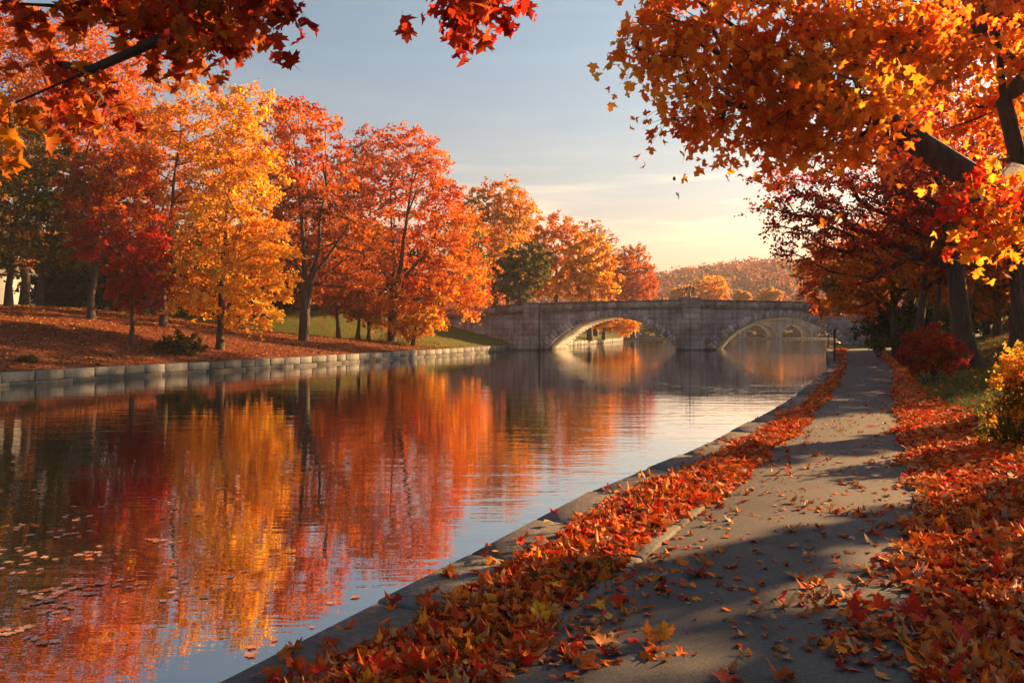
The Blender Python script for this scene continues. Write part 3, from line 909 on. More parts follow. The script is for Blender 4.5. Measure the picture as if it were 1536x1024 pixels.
GL = 'trees on the far bank'
tree_px('maple_tree', 'tall orange tree at the far left with its crown running off the picture top', 36, 54,
        [(90,110,125,85),(185,200,60,85),(20,70,80,60),(170,110,60,65),(70,210,90,60)], pal_mix(('orange',1),('redorange',.5),('gold',.25)), .3, 240, 26000, .24, group=GL)
tree_px('green_tree', 'dark green broad tree at the left edge with a little yellow low down', 13, 46,
        [(20,255,95,80),(85,330,60,60),(15,365,70,45),(110,270,50,45)], pal_mix(('green',1.2),('olive',.8),('gold',.16)), .2, 160, 17000, .2, group=GL)
tree_px('red_maple_tree', 'red maple with orange patches left of the tall yellow tree', 137, 45,
        [(180,262,58,48),(168,330,62,48),(215,345,42,52),(125,300,38,40),(160,375,48,25)], pal_mix(('red',1)), .19, 150, 17000, .18, bark=M_BARK2, group=GL,
        colour_at=lambda c: np.array((PAL['orange'] + PAL['redorange'])[R.integers(8)] if c[2] > 7.2 and R.uniform() < .65 else (PAL['red'] + PAL['deepred'])[R.integers(8)]))
tree_px('red_maple_tree', 'small bright crimson maple low on the slope with a thin trunk', 197, 40,
        [(207,412,46,28),(203,442,42,20),(226,384,28,22),(180,430,22,16)], pal_mix(('deepred',1),('red',.5)), .11, 90, 9000, .14, bark=M_BARK2, group=GL)
tree_px('yellow_tree', 'tall slender golden tree with bare limbs showing, standing behind the brightest yellow tree', 245, 47,
        [(265,165,52,55),(285,250,68,75),(335,215,55,70),(245,330,42,60),(300,340,60,50)], pal_mix(('gold',1),('yellow',.6),('orange',.25)), .19, 170, 15000, .19, bark=M_BARK2,
        top=[(246,400,0),(258,300,0),(270,220,0),(272,150,0)], group=GL, emax=.52, window=(-19.6, 3.0, 12.0, 1.2))
tree_px('yellow_tree', 'brightest yellow tree with a full crown sweeping low beside the water wall', 330, 43,
        [(372,185,38,55),(362,265,58,65),(352,345,72,60),(335,415,82,55),(392,395,48,70),(300,440,46,40),(385,460,40,30)], pal_mix(('yellow',1),('gold',.45)), .19, 240, 26000, .19, group=GL)
def russet_shaded_at(c):
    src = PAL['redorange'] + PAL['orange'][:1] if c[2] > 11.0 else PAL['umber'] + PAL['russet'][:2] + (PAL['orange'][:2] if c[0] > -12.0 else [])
    return np.array(src[R.integers(len(src))]) * (1 if c[2] > 11 else .75)  # lower crown darkened so its shade sits in the leaf colour
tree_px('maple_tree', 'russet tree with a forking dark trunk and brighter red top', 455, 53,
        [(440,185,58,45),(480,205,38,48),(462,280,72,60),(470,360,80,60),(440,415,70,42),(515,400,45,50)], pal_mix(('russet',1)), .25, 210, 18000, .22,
        stems=[[(458,440,0),(452,405,-.3),(425,345,-.6),(405,270,-.4)],[(458,440,0),(460,400,0),(452,320,.3),(440,200,.3)],[(458,440,0),(464,405,.2),(482,345,.4),(488,215,.2)],[(458,440,0),(470,408,-.3),(505,370,-.8),(525,330,-.6)]], group=GL, colour_at=russet_shaded_at, emax=.75, window=(-13.4, 1.5, 9.0, 3.0))
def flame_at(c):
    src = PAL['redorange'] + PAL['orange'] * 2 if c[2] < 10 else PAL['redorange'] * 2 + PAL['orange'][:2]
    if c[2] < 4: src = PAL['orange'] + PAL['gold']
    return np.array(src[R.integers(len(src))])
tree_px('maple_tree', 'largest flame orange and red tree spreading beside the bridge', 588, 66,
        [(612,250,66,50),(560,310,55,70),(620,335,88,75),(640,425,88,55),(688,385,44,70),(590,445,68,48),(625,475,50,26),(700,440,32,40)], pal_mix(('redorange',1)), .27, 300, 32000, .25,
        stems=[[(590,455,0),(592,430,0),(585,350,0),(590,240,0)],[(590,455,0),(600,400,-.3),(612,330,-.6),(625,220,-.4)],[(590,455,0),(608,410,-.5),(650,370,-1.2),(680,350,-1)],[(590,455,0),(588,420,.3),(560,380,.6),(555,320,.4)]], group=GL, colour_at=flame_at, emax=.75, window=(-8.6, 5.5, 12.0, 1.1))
tree_px('maple_tree', 'thin dusky pink red tree half hidden left of the largest flame orange tree', 540, 76,
        [(535,260,38,48),(555,220,30,30)], pal_mix(('darkred',1),('russet',.8)), .22, 110, 6500, .22, group=GL)
for (bp, dd, crowns, pl, lb) in [
        (508, 62, [(505,445,34,26),(490,430,25,25)], ('russet','redorange'), 'slim dark trunked tree with russet leaves right of the forking russet tree'),
        (537, 64, [(540,455,26,20)], ('orange','redorange'), 'young orange tree with a thin leaning trunk between two slim dark trunks'),
        (553, 66, [(556,462,28,22)], ('gold','orange'), 'young golden tree with a straight thin trunk left of the largest flame orange tree'),
        (620, 62, [(622,488,30,20),(640,480,20,18)], ('gold','yellow'), 'small golden tree with a short trunk at the end of the slope')]:
    tree_px('young_tree', lb, bp, dd, crowns, pal_mix((pl[0],1),(pl[1],.6)), .17, 60, 5000, .17, group='young trees on the far bank', tip=.01)
# trees and dark growth behind the first row
GB = 'dark evergreens behind the far bank trees'
for (bp, dd, crowns, lb) in [
        (-5, 86, [(0,400,60,50)], 'very dark evergreen mass at the left edge behind the trunks'),
        (95, 68, [(100,400,56,60),(80,425,38,36)], 'very dark evergreen mass behind the red maple'),
        (170, 70, [(175,415,45,45)], 'dark evergreen behind the small crimson maple'),
        (300, 72, [(295,415,60,45),(260,380,40,50)], 'dark green tree behind the brightest yellow tree'),
        (420, 75, [(415,440,50,32)], 'low dark evergreen left of the forking russet trunk'),
        (520, 84, [(520,455,55,28)], 'low dark green growth behind the young trees')]:
    tree_px('evergreen_tree', lb, bp, dd, crowns, pal_mix(('dark',1),('green',.4)), .25, 90, 8000, .3, group=GB)
for k, bp in enumerate(np.arange(-90, 620, 58)):
    dd = 86 + 5 * (k % 3)
    tree_px('evergreen_tree', 'dark background evergreen closing the view behind the far bank trees', bp, dd, [(bp, 400, 46, 60), (bp + 15, 440, 44, 30)], pal_mix(('dark',1)), .25, 80, 5200, .5, group='background evergreens behind the far bank')
tree_px('green_tree', 'tall dark green tree filling the left edge behind the broad green tree', 60, 62, [(40,290,90,90),(110,330,60,70),(-20,350,60,70)], pal_mix(('green',1),('dark',1)), .3, 150, 13000, .3, group=GL)
GBR = 'autumn trees behind the first row'
for (bp, dd, crowns, pl, lb) in [
        (-30, 66, [(-40,250,110,140)], 'olive', 'olive green tree behind the left edge'),
        (230, 66, [(215,250,70,90),(240,330,60,60)], 'orange', 'orange tree showing between the red maple and the slender golden tree'),
        (395, 70, [(410,300,60,80),(400,380,60,50)], 'russet', 'russet tree behind the brightest yellow tree'),
        (500, 74, [(505,330,55,80),(510,410,60,50)], 'russet', 'dull russet tree filling the gap behind the forking russet tree'),
        (690, 84, [(690,380,40,50),(680,430,50,30)], 'olive', 'olive tree behind the largest flame orange tree')]:
    tree_px('autumn_tree', lb, bp, dd, crowns, pal_mix((pl,1)), .3, 120, 10000, .3, group=GBR)
GF = 'trees on the left bank beyond the bridge'
for (bp, dd, crowns, pl, nl, lb) in [
        (742, 95, [(748,308,40,40),(783,306,22,28),(715,340,35,60),(755,365,45,55),(725,410,40,45)], (('gold',1.6),('olive',.6)), 15000, 'yellow green tree rising just left of the bridge pilaster'),
        (778, 92, [(775,415,38,38),(802,400,26,32)], (('green',1),('olive',.6)), 12000, 'dark olive tree behind the left end of the bridge'),
        (835, 106, [(832,365,38,42),(815,405,30,42),(850,400,30,40)], (('gold',1.2),('orange',.8)), 15000, 'orange tree with pale limbs behind the left arch'),
        (885, 100, [(880,395,38,42),(903,418,24,32),(860,425,30,25)], (('yellow',1),('gold',.8)), 14000, 'glowing golden tree above the left arch of the bridge'),
        (893, 118, [(885,352,26,20),(910,370,18,20)], (('tan',1),), 2200, 'nearly bare tan tree above the golden tree'),
        (950, 125, [(930,415,32,32),(965,422,26,26),(945,440,35,14)], (('redorange',1),('orange',.7)), 12000, 'red orange tree left of the bridge lamp'),
        (950, 128, [(950,384,24,17)], (('russet',1),('tan',.7)), 2600, 'round topped thin russet tree above the red orange tree'),
        (760, 112, [(770,340,40,50)], (('gold',1),('orange',.5)), 9000, 'golden orange tree between the yellow green tree and the orange tree')]:
    tree_px('autumn_tree', lb, bp, dd, crowns, pal_mix(*pl), .35, 130, nl, .34, group=GF, depth=.8)
for (px, py, rx, ry, dd, lb) in [(1065,433,29,18,180,'large round golden tree just right of the bridge lamp'), (1022,441,17,11,182,'small golden tree just left of the bridge lamp'),
                             (1113,444,11,8,186,'smallest round golden tree above the right arch'), (1155,442,18,10,178,'flat round golden tree at the right of the parapet')]:
    p = at(px, py, dd)
    tree_px('golden_tree', lb, px, dd, [(px,py,rx,ry),(px,py+ry*.8,rx*.9,ry*.7)], pal_mix(('yellow',1),('gold',.7)), .25, 90, 7000, .45, side='F', group='round golden trees behind the bridge', fill=.4)
tree_px('autumn_tree', 'golden tree hanging low over the bank seen through the left arch', 905, 108, [(915,482,30,14),(935,490,22,12),(890,478,25,12)], pal_mix(('yellow',1),('gold',.7)), .25, 80, 7000, .28, group=GF)
for (px, dd, rx, lb) in [(1105,175,35,'orange bushy tree over the pale bridge, left of its row'), (1165,177,40,'orange bushy tree over the middle of the pale bridge'), (1225,176,35,'orange bushy tree over the right end of the pale bridge'), (985,175,40,'orange bushy tree behind the left part of the pale bridge')]:
    tree_px('autumn_tree', lb, px, dd, [(px,478,rx,12)], pal_mix(('orange',1),('russet',.8)), .25, 70, 5000, .4, side='F' if dd > 172 else 'L', group='bushy trees behind the pale bridge')

for (px, rx, lb) in [(1090,30,'dark bush seen through the arch of the pale bridge beside the stone pier'), (1142,30,'dark bush seen through the middle arch of the pale bridge'), (1195,30,'dark bush seen through the right arches of the pale bridge'), (1245,30,'dark bush behind the right end of the pale bridge'), (965,30,'dark bush seen through the left arches of the pale bridge'), (1035,30,'dark bush behind the pale bridge hidden by the central pier')]:
    tree_px('evergreen_tree', lb, px, 173.5, [(px,497,rx,12)], pal_mix(('dark',1),('green',.5)), .15, 40, 2500, .4, side='F', group='dark bushes behind the pale bridge')

# distant wooded hills: one mass nobody could count
def far_wood():
    n = 5200
    px_ = R.uniform(-420, 520, n); d_ = R.uniform(212, 470, n)
    base = np.stack([px_, d_, z_far(px_, d_)], -1)
    keys = ['russet', 'russet', 'darkred', 'tan', 'darkred', 'olive', 'russet', 'orange']
    kk = R.integers(0, len(keys), n)
    cols = np.array([PAL[keys[k]][R.integers(4)] for k in kk])
    m = 46
    v = R.normal(size=(n, m, 3)); v /= np.linalg.norm(v, axis=2)[..., None]
    hgt = R.uniform(2.6, 4.6, size=(n, 1, 1)); wid = R.uniform(2.2, 4.0, size=(n, 1, 1))
    P = base[:, None, :] + np.array([0, 0, 5.2]) + v * np.concatenate([wid, wid, hgt], 2) * R.uniform(.5, 1, size=(n, m, 1))
    P = P.reshape(-1, 3)
    up = v.reshape(-1, 3) * .8 + np.array([0, 0, .5])
    rot = rand_rot(len(P), up, .6)
    cl = np.repeat(cols * .42 + np.array([.016, .014, .022]), m, 0) * R.uniform(.7, 1.2, size=(len(P), 1))  # dimmed and lifted bluish: shade and haze painted into the tree colours
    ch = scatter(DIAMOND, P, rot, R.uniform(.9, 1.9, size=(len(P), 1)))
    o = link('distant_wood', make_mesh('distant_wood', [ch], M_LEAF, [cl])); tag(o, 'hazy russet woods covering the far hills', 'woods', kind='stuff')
far_wood()

# ----- right bank
GR = 'trees on the right bank'
def dark_at(c):
    src = PAL['darkred'] + PAL['red'] if c[2] > 4.2 else PAL['darkred'][:2] + PAL['redorange'] + PAL['orange'][:2]
    return np.array(src[R.integers(len(src))])
tree_px('maple_tree', 'big dark red maple leaning over the path behind the red bush', 1455, 26,
        [(1330,290,115,80),(1205,285,70,52),(1420,225,85,80),(1225,350,72,46),(1345,205,65,48),(1180,340,36,36),(1395,330,75,60),(1290,390,60,40)], pal_mix(('darkred',1)), .36, 320, 24000, .115,
        side='R', top=[(1442,470,0),(1428,400,0),(1416,310,0),(1408,220,0)], group=GR, colour_at=dark_at, tmpl=None, fill=.5)
tree_px('autumn_tree', 'low orange and green tree with several spreading stems beside the path', 1347, 41,
        [(1330,405,70,42),(1280,430,52,34),(1385,410,50,42),(1310,370,50,35)], pal_mix(('orange',1),('olive',.9),('gold',.3)), .2, 150, 14000, .17, side='R', group=GR)
tree_px('autumn_tree', 'glowing orange tree whose foliage hides the right end of the bridge', 1352, 54,
        [(1240,415,40,50),(1262,385,46,56),(1248,452,30,22),(1290,420,50,50)], pal_mix(('orange',1),('redorange',.7)), .25, 170, 17000, .21, side='R', group=GR)
tree_px('autumn_tree', 'brown orange tree with a straight trunk left of the big dark red maple', 1376, 33,
        [(1395,375,55,52),(1370,330,45,45),(1440,390,45,40)], pal_mix(('russet',1),('orange',.7),('olive',.3)), .2, 120, 10000, .15, side='R', group=GR)
tree_px('autumn_tree', 'slim forked tree with dull olive leaves behind the big dark red maple', 1398, 37,
        [(1420,360,50,50),(1460,330,45,50)], pal_mix(('olive',1),('russet',.7)), .18, 90, 7500, .16, side='R', group=GR)
tree_px('autumn_tree', 'olive and orange tree up the slope at the right', 1495, 44,
        [(1480,420,60,42),(1530,400,50,50)], pal_mix(('olive',1),('orange',.4)), .2, 110, 9000, .19, side='R', group=GR)
tree_px('maple_tree', 'dark russet tree filling the right edge behind the orange foreground tree', 1530, 33,
        [(1500,250,70,80),(1540,320,60,80),(1460,300,50,60)], pal_mix(('darkred',1),('russet',.8)), .3, 150, 14000, .15, side='R', group=GR)
tree_px('evergreen_tree', 'grey green thicket at the right end of the bridge', 1318, 66, [(1302,494,26,16),(1335,488,32,22)], pal_mix(('dark',1),('green',.3)), .1, 80, 6500, .2, side='R', group='dark thickets by the bridge')
tree_px('evergreen_tree', 'dark thicket behind the round green bushes', 1350, 56, [(1350,480,50,28)], pal_mix(('dark',1),('green',.5)), .1, 80, 6500, .2, side='R', group='dark thickets by the bridge')

for (bp, dd, crowns, pl, lb) in [(1420, 58, [(1425,440,45,45)], 'olive', 'olive tree closing the gap between the path end and the leaning maple'), (1480, 55, [(1480,430,50,50)], 'green', 'dark green tree far up the right slope'),
        (1545, 52, [(1545,420,55,55)], 'olive', 'olive tree far up the slope at the right edge'), (1400, 72, [(1400,450,45,35)], 'dark', 'dark tree deep behind the end of the path'), (1610, 50, [(1600,410,60,60)], 'russet', 'russet tree up the slope past the right edge')]:
    tree_px('autumn_tree', lb, bp, dd, crowns + [(bp, 478, 50, 22)], pal_mix((pl,1),('green',.5)), .2, 110, 9000, .24, side='R', group='trees far up the right slope')

# foreground tree on the right, leaning its canopy over the path
def ell_at(px, py, rx, ry, d, dy=.65):
    return at(px, py, d), np.array([rx / F * d, dy, ry / F * d])
bx1, by1 = 9.35, 14.0
bz1 = float(z_right(bx1, by1)) - .08
def canopy_glow_at(c):
    p = (c[0] / c[1] * F + 768, HOR - (c[2] - EYE) / c[1] * F)
    g = math.exp(-(((p[0] - 1275) / 60) ** 2 + ((p[1] - 140) / 90) ** 2))  # gold patch that puts the sunlit glow of the canopy into leaf colour
    r = R.uniform()
    src = PAL['gold'][:2] + PAL['orange'][:1] if r < g * .9 else (PAL['gold'] if r < .14 else [(.86,.20,.011),(.82,.17,.010),(.86,.24,.014),(.76,.13,.009),(.70,.10,.008)])
    if p[1] > 240 and p[0] > 1430: src = PAL['gold'] + PAL['orange'] + PAL['red'][:2]
    return np.minimum(np.array(src[R.integers(len(src))]) * 1.15, .9)
ells = [ell_at(1150,105,120,75,10.5), ell_at(1010,50,90,45,10), ell_at(1060,160,55,45,10), ell_at(1265,150,75,95,10.2), ell_at(1375,70,105,70,12.2), ell_at(1480,160,70,55,14.8),
        ell_at(1290,30,150,50,11), ell_at(1495,330,45,55,9.2, .7), ell_at(1180,180,60,45,10.2), ell_at(1520,270,40,40,9.6,.7), ell_at(1120,10,160,45,10.5), ell_at(1570,90,60,55,13,1.0), ell_at(1530,10,80,60,14.8,.8), ell_at(1455,20,70,55,14.5,.7)]
make_tree('maple_tree', 'orange maple at the right edge with its canopy hanging over the path and water', (bx1, by1, bz1),
          [(bx1,by1,bz1),(bx1-.05,by1-.1,2.4),at(1545,330,13.6),at(1530,190,13.2),at(1500,60,12.6),at(1480,-80,12.2)], .30, ells, 360, 11000, .098, pal_mix(('orange',1)), cr=.52, group=GR,
          tmpl=SIMPLE, colour_at=canopy_glow_at, droop=.55, tip=.006, upbias=.5, hang=.6, leafmat=M_LEAF_THIN, twiggy=True)

# overhanging red maple, trunk behind the viewer
oc = []
for (px, py, d, n, rx, ry) in [(30,10,3.7,2,40,20),(190,0,3.8,9,80,22),(300,5,3.8,10,60,26),(395,-10,3.7,7,30,12),(80,90,4.0,3,35,18),(130,145,4.2,6,40,16),(8,160,3.4,2,12,16),(705,-16,3.9,8,34,12),(715,8,3.9,3,20,10),(260,40,3.8,6,60,16),(150,-60,3.7,14,170,25),(700,-60,3.8,5,40,20)]:
    for _ in range(n): oc.append(at(px + R.normal() * rx * .55, py + R.normal() * ry * .55, d + R.normal() * .2))
oc = np.array(oc)
rb = (3.4, -2.6)
rbz = float(z_right(*rb)) - .05
t = empty('red_maple_tree', (*rb, rbz), 'dark red maple sprays with large leaves hanging overhead at the top left and top middle', 'tree', 'trees on the right bank')
trunk = [(rb[0], rb[1], rbz), (3.2, -2.4, 1.6), (2.7, -1.9, 3.2), (1.9, -1.0, 4.4), (.8, .6, 4.95), (-.2, 2.0, 4.95), (-.7, 3.0, 4.6), (-1.3, 3.5, 4.2)]
ch = grow(smooth_path(trunk, 12), .10, oc, .0035, 1.0)
base = np.array(t.location)
def over_at(c):
    px = c[0] / c[1] * F + 768; py = HOR - (c[2] - EYE) / c[1] * F
    src = PAL['russet'] + PAL['darkred'] + PAL['redorange'][:1] if px < 460 else PAL['darkred'] + PAL['red'][:2]
    if py > 150 and px < 50: src = PAL['orange'] + PAL['gold']
    return np.array(src[R.integers(len(src))]) * .85  # dimmed so the unlit silhouette look is in the leaf colour
fch, fti = foliage(oc, .18, 1350, .060, pal_mix(('red',1)), MAPLES, .7, .8, .25, twigs=3, colour_at=over_at, hang=.75, twig_out=ch, twig_r=.0035)
link('trunk', make_mesh('trunk', [(v - base, f) for v, f in ch], M_BARK, smooth=True), t)
link('crown', make_mesh('crown', [(v - base, f) for v, f in fch], M_LEAF, fti), t)

# shade trees outside the frame on the right (they throw the bars of shade over the path)
SUN_AZ = math.atan2(.87, .5)                     # from +y towards +x
SX, SY = math.sin(SUN_AZ), math.cos(SUN_AZ)
def shade_tree(sl, t, r, zlo, zhi, label, nleaf=7000, nclump=80):
    """a tree placed by its position across (sl) and along (t) the sun's direction"""
    x, y = -SY * sl + SX * t, SX * sl + SY * t
    z = float(z_right(x, y)) - .05
    h = zhi - zlo
    e = [(np.array([x, y, zlo + h * .62]), np.array([r, r, h * .40])), (np.array([x, y, zlo + h * .28]), np.array([r * .95, r * .95, h * .28]))]
    make_tree('maple_tree', label, (x, y, z), [(x, y, z), (x + .05, y, z + (zhi - z) * .3), (x, y + .05, z + (zhi - z) * .6), (x, y, zhi - h * .15)], .12 + .05 * r, e, nclump, nleaf, .2, pal_mix(('orange',1),('russet',.6)), group='shade trees past the right edge')
for (sl, t, r, zlo, zhi, lb) in [
        (7.35, 25, .5, 2.2, 9.5, 'narrow orange maple past the right edge of the view'),
        (4.1, 21, .5, 2.2, 9.0, 'narrow orange maple past the right edge of the view'),
        (1.5, 20, 2.25, 1.8, 9.5, 'broad orange maple past the right edge of the view'),
        (-3.2, 19, 2.1, 1.6, 9.5, 'broad orange maple past the right edge of the view'),
        (11.5, 30, 2.1, 2.4, 12.0, 'broad orange maple past the right edge of the view'),
        (14.6, 38, 2.3, 3.0, 12.0, 'broad orange maple past the right edge of the view'), (18.2, 40, 2.4, 2.8, 12.0, 'broad orange maple past the right edge of the view'),
        (21.8, 44, 2.5, 2.6, 12.0, 'broad orange maple past the right edge of the view'), (25.6, 48, 2.5, 2.6, 11.0, 'broad orange maple past the right edge of the view'), (29.6, 50.5, 2.5, 2.4, 11.0, 'russet tree deep in the shade of the right bank')]:
    shade_tree(sl, t, r, zlo, zhi, lb, 6000 if r < 1 else 12000 if sl < 5 else 19000, 60 if r < 1 else 130)
for (sl, t, r, zlo, zhi, lb) in [  # trees added on the right bank to shade the far slope and bridge arch
        (36.3, 55, 2.9, 11.0, 25.0, 'added tall russet shade tree behind the big dark red maple'),
        (41.3, 62, 2.9, 11.0, 26.5, 'added tall russet shade tree behind the big dark red maple'),
        (50.6, 75, 2.2, 12.0, 25.0, 'added tall russet shade tree behind the big dark red maple'), (57.6, 81, 2.6, 3.5, 15.0, 'added russet shade tree behind the right end of the stone bridge')]:
    shade_tree(sl, t, r, zlo, zhi, lb, 22000, 170)

# ---------------------------------------------------------------------- shrubs
def shrub(name, label, px, d, crowns, pal, nclump, nleaf, size, side='R', group=None, flat=.9, droop=.1, up=.5, stems=5, tmpl=None):
    x = (px - 768) / F * d
    z = float(z_left(x, d)) if side == 'L' else float(z_right(x, d))
    base = np.array([x, d, z - .04])
    ells = []
    for c in crowns:
        p = at(c[0], c[1], d); rx, rz = c[2] / F * d, c[3] / F * d
        ells.append((p, np.array([rx, rx * .8, rz])))
    lo = min(p[2] for p, r in ells)
    tl = []
    for k in range(stems):
        a = 2 * math.pi * k / stems; p, r = ells[k % len(ells)]
        tl.append([base + np.array([math.cos(a), math.sin(a), 0]) * .06, (base + p) / 2 + np.array([math.cos(a), math.sin(a), 0]) * r[0] * .3, p + np.array([math.cos(a), math.sin(a), .4]) * r * .45])
    return make_tree(name, label, tuple(base), None, .025, ells, nclump, nleaf, size, pal, group=group, cat='shrub', trunk_list=tl, crown_name='foliage', trunk_name='stems', tip=.004, flat=flat, droop=droop, upbias=up, fill=.35, tmpl=tmpl)
shrub('green_shrub', 'round dark green shrub by the far wall beneath the yellow tree', 270, 39.5, [(270,516,36,19),(252,524,24,14),(290,524,18,13)], pal_mix(('green',1),('dark',.5),('olive',.3)), 70, 8000, .085, 'L')
shrub('green_shrub', 'small low green tuft near the far wall at the left', 42, 31.8, [(42,541,14,9)], pal_mix(('green',1),('olive',.6)), 20, 1400, .07, 'L')
shrub('green_shrub', 'sparse olive tuft near the far wall below the crimson maple', 135, 34.5, [(135,542,14,6)], pal_mix(('olive',1),('russet',.4)), 16, 700, .07, 'L')
shrub('red_shrub', 'dense dark red bush beside the path at the foot of the leaning maple', 1395, 23, [(1393,522,44,34),(1420,530,32,28),(1372,535,24,24)], pal_mix(('deepred',1),('darkred',1)), 110, 12000, .07, 'R')
shrub('green_shrub', 'clipped green bush nearest the path beyond the red bush', 1345, 39, [(1345,514,17,14)], pal_mix(('green',1),('olive',.5)), 45, 4500, .08, 'R')
shrub('green_shrub', 'lighter round green bush between the clipped bush and the bridge', 1318, 44, [(1316,514,16,12)], pal_mix(('green',1),('olive',1)), 45, 4500, .09, 'R')
shrub('green_shrub', 'dark low bush behind the clipped green bush', 1372, 36, [(1370,505,26,16)], pal_mix(('green',1),('dark',1)), 45, 4500, .09, 'R')
def yel_at(c):
    src = PAL['yellow'] + PAL['gold'] if c[2] > .95 else PAL['olive'] + PAL['gold'][:1]
    return np.array(src[R.integers(len(src))]) * .9
x_, d_ = (1522 - 768) / F * 10.8, 10.8
xz = float(z_right(x_, d_)) - .03
ells = [(at(1530,575,d_), np.array([.34,.34,.36])), (at(1520,640,d_), np.array([.36,.36,.38])), (at(1560,600,d_), np.array([.4,.4,.5])), (at(1545,545,d_), np.array([.3,.3,.22]))]
tl = [[np.array([x_ + a * .1, d_ + b * .1, xz]), np.array([x_ + a * .2, d_ + b * .2, xz + .5]), np.array([x_ + a * .35, d_ + b * .3, xz + 1.0])] for a, b in ((-1,0),(0,-1),(.6,.6),(.9,-.3),(-.4,.7))]
make_tree('golden_shrub', 'feathery yellow green shrub at the right edge in the fallen leaves', (x_, d_, xz), None, .016, ells, 120, 11000, .045, pal_mix(('yellow',1)), cat='shrub', trunk_list=tl,
          crown_name='foliage', trunk_name='stems', tip=.003, flat=1.3, droop=-.1, upbias=.2, fill=.5, colour_at=yel_at, cr=.16)

# --------------------------------------------------------------- fallen leaves
LIT = ['redorange', 'redorange', 'red', 'russet', 'russet', 'darkred', 'orange', 'umber', 'tan', 'russet', 'brown', 'red', 'tan']
def litter_cols(n):
    k = R.integers(0, len(LIT), n); j = R.integers(0, 4, n)
    c = np.array([PAL[LIT[a]][b] for a, b in zip(k, j)])
    return np.clip(c * R.uniform(.85, 1.5, size=(n, 1)), .004, .9)

def ground_leaves(x, d, z, size, tmpls, tilt=.35, cols=None, lift=.05):
    n = len(x)
    pos = np.stack([x, d, z + R.uniform(.004, lift, n)], -1)
    rot = rand_rot(n, np.tile([0, 0, 1.], (n, 1)), tilt)
    flip = R.uniform(size=n) < .4
    rot[flip, :, 2] *= -1; rot[flip, :, 0] *= -1
    cl = litter_cols(n) if cols is None else cols
    chs, tis = [], []
    pick = R.integers(0, len(tmpls), n)
    for k, tm in enumerate(tmpls):
        s = pick == k
        if not s.any(): continue
        chs.append(scatter(tm, pos[s], rot[s], size[s][:, None])); tis.append(np.repeat(cl[s], len(tm[1]), 0))
    return chs, tis

def vnoise(x, y, s, seed=0):
    return (np.sin(x * s + seed) * np.cos(y * s * 1.17 + seed * 2) + .6 * np.sin(x * s * 2.3 + y * s * 1.9 + seed * 3) + .4 * np.cos(x * s * 4.1 - y * s * 3.3 + seed)) / 2.0

def strip_points(n, d0, d1, power=1.6):
    u = R.uniform(size=n)
    return d0 * (d1 / d0) ** u                 # density ~ 1/d
CH, TI = [], []
def add(c):
    CH.extend(c[0]); TI.extend(c[1])
# strip between coping and path
d = strip_points(15000, 2.6, 60)
u = R.uniform(-.03, 1.0, len(d)) 
lo = C0(d) + np.interp(d, [3, 20, 40], [.44, .42, .45]) + .10 * vnoise(d, d * 0, 1.7, 1) ; hi = P0(d) + np.interp(d, [3, 6, 9, 12, 40], [-.08, -.02, .05, .2, .12]) + .14 * vnoise(d, d * 0, 1.3, 3)
x = lo + (hi - lo) * u
keep = ~((vnoise(x, d, 2.1, 5) > .95) & (d < 9))
x, d = x[keep], d[keep]
heap = .02 + .055 * np.clip(np.sin(np.clip((x - C0(d) - .5) / np.maximum(P0(d) - C0(d) - .5, .2), 0, 1) * np.pi), 0, 1) * R.uniform(0, 1, len(x)) * (1 + .5 * vnoise(x, d, 2.5, 2))
sz = R.uniform(.038, .10, len(x)) * np.interp(d, [3, 12, 40], [1, 1.05, 1.5])
near = d < 9
add(ground_leaves(x[near], d[near], heap[near], sz[near], MAPLES + OVATES + OVATES, .42))
add(ground_leaves(x[~near], d[~near], heap[~near], sz[~near], SIMPLE + OVATES[:1], .35))
# some spilled over the coping
d = strip_points(500, 3, 30); x = C0(d) + R.uniform(.1, .5, len(d)) ** 1
k = R.uniform(size=len(d)) < (.15 + .5 * (vnoise(x, d, 1.1, 9) > .3)); x, d = x[k], d[k]
add(ground_leaves(x, d, np.full(len(x), .055), R.uniform(.05, .09, len(x)), MAPLES, .25))
# right of the path
d = strip_points(26000, 2.6, 50)
wd = np.interp(d, [2.6, 6, 9, 11, 14, 17, 20, 25, 34, 50], [2.6, 3.2, 3.0, 2.3, 1.4, 1.0, .8, .6, .5, .5])
u = R.beta(1.15, 1.5, len(d)); edge = P1(d) + np.interp(d, [3, 5, 8, 14, 30], [-.25, -.3, -.18, -.1, -.05]) + .16 * vnoise(d, d * 0, 1.9, 6)
x = edge + wd * u
keep = R.uniform(size=len(d)) < np.clip(.35 + (x - edge) * 2.2, 0, 1)
x, d = x[keep], d[keep]
zz = np.where(x < P1(d), path_z(x, d), z_right(x, d)) + .005 + .04 * R.uniform(size=len(x)) * np.clip((x - P1(d) + .1) * 1.5, 0, 1)
sz = R.uniform(.038, .105, len(x)) * np.interp(d, [3, 12, 40], [1, 1.05, 1.5])
near = d < 8
add(ground_leaves(x[near], d[near], zz[near], sz[near], MAPLES + OVATES + OVATES, .48))
add(ground_leaves(x[~near], d[~near], zz[~near], sz[~near], SIMPLE + OVATES[:1], .45))
# thin scatter over the right lawn
d = R.uniform(8, 45, 3500); x = P1(d) + R.uniform(.5, 14, len(d))
add(ground_leaves(x, d, z_right(x, d), R.uniform(.07, .12, len(d)), SIMPLE, .4))
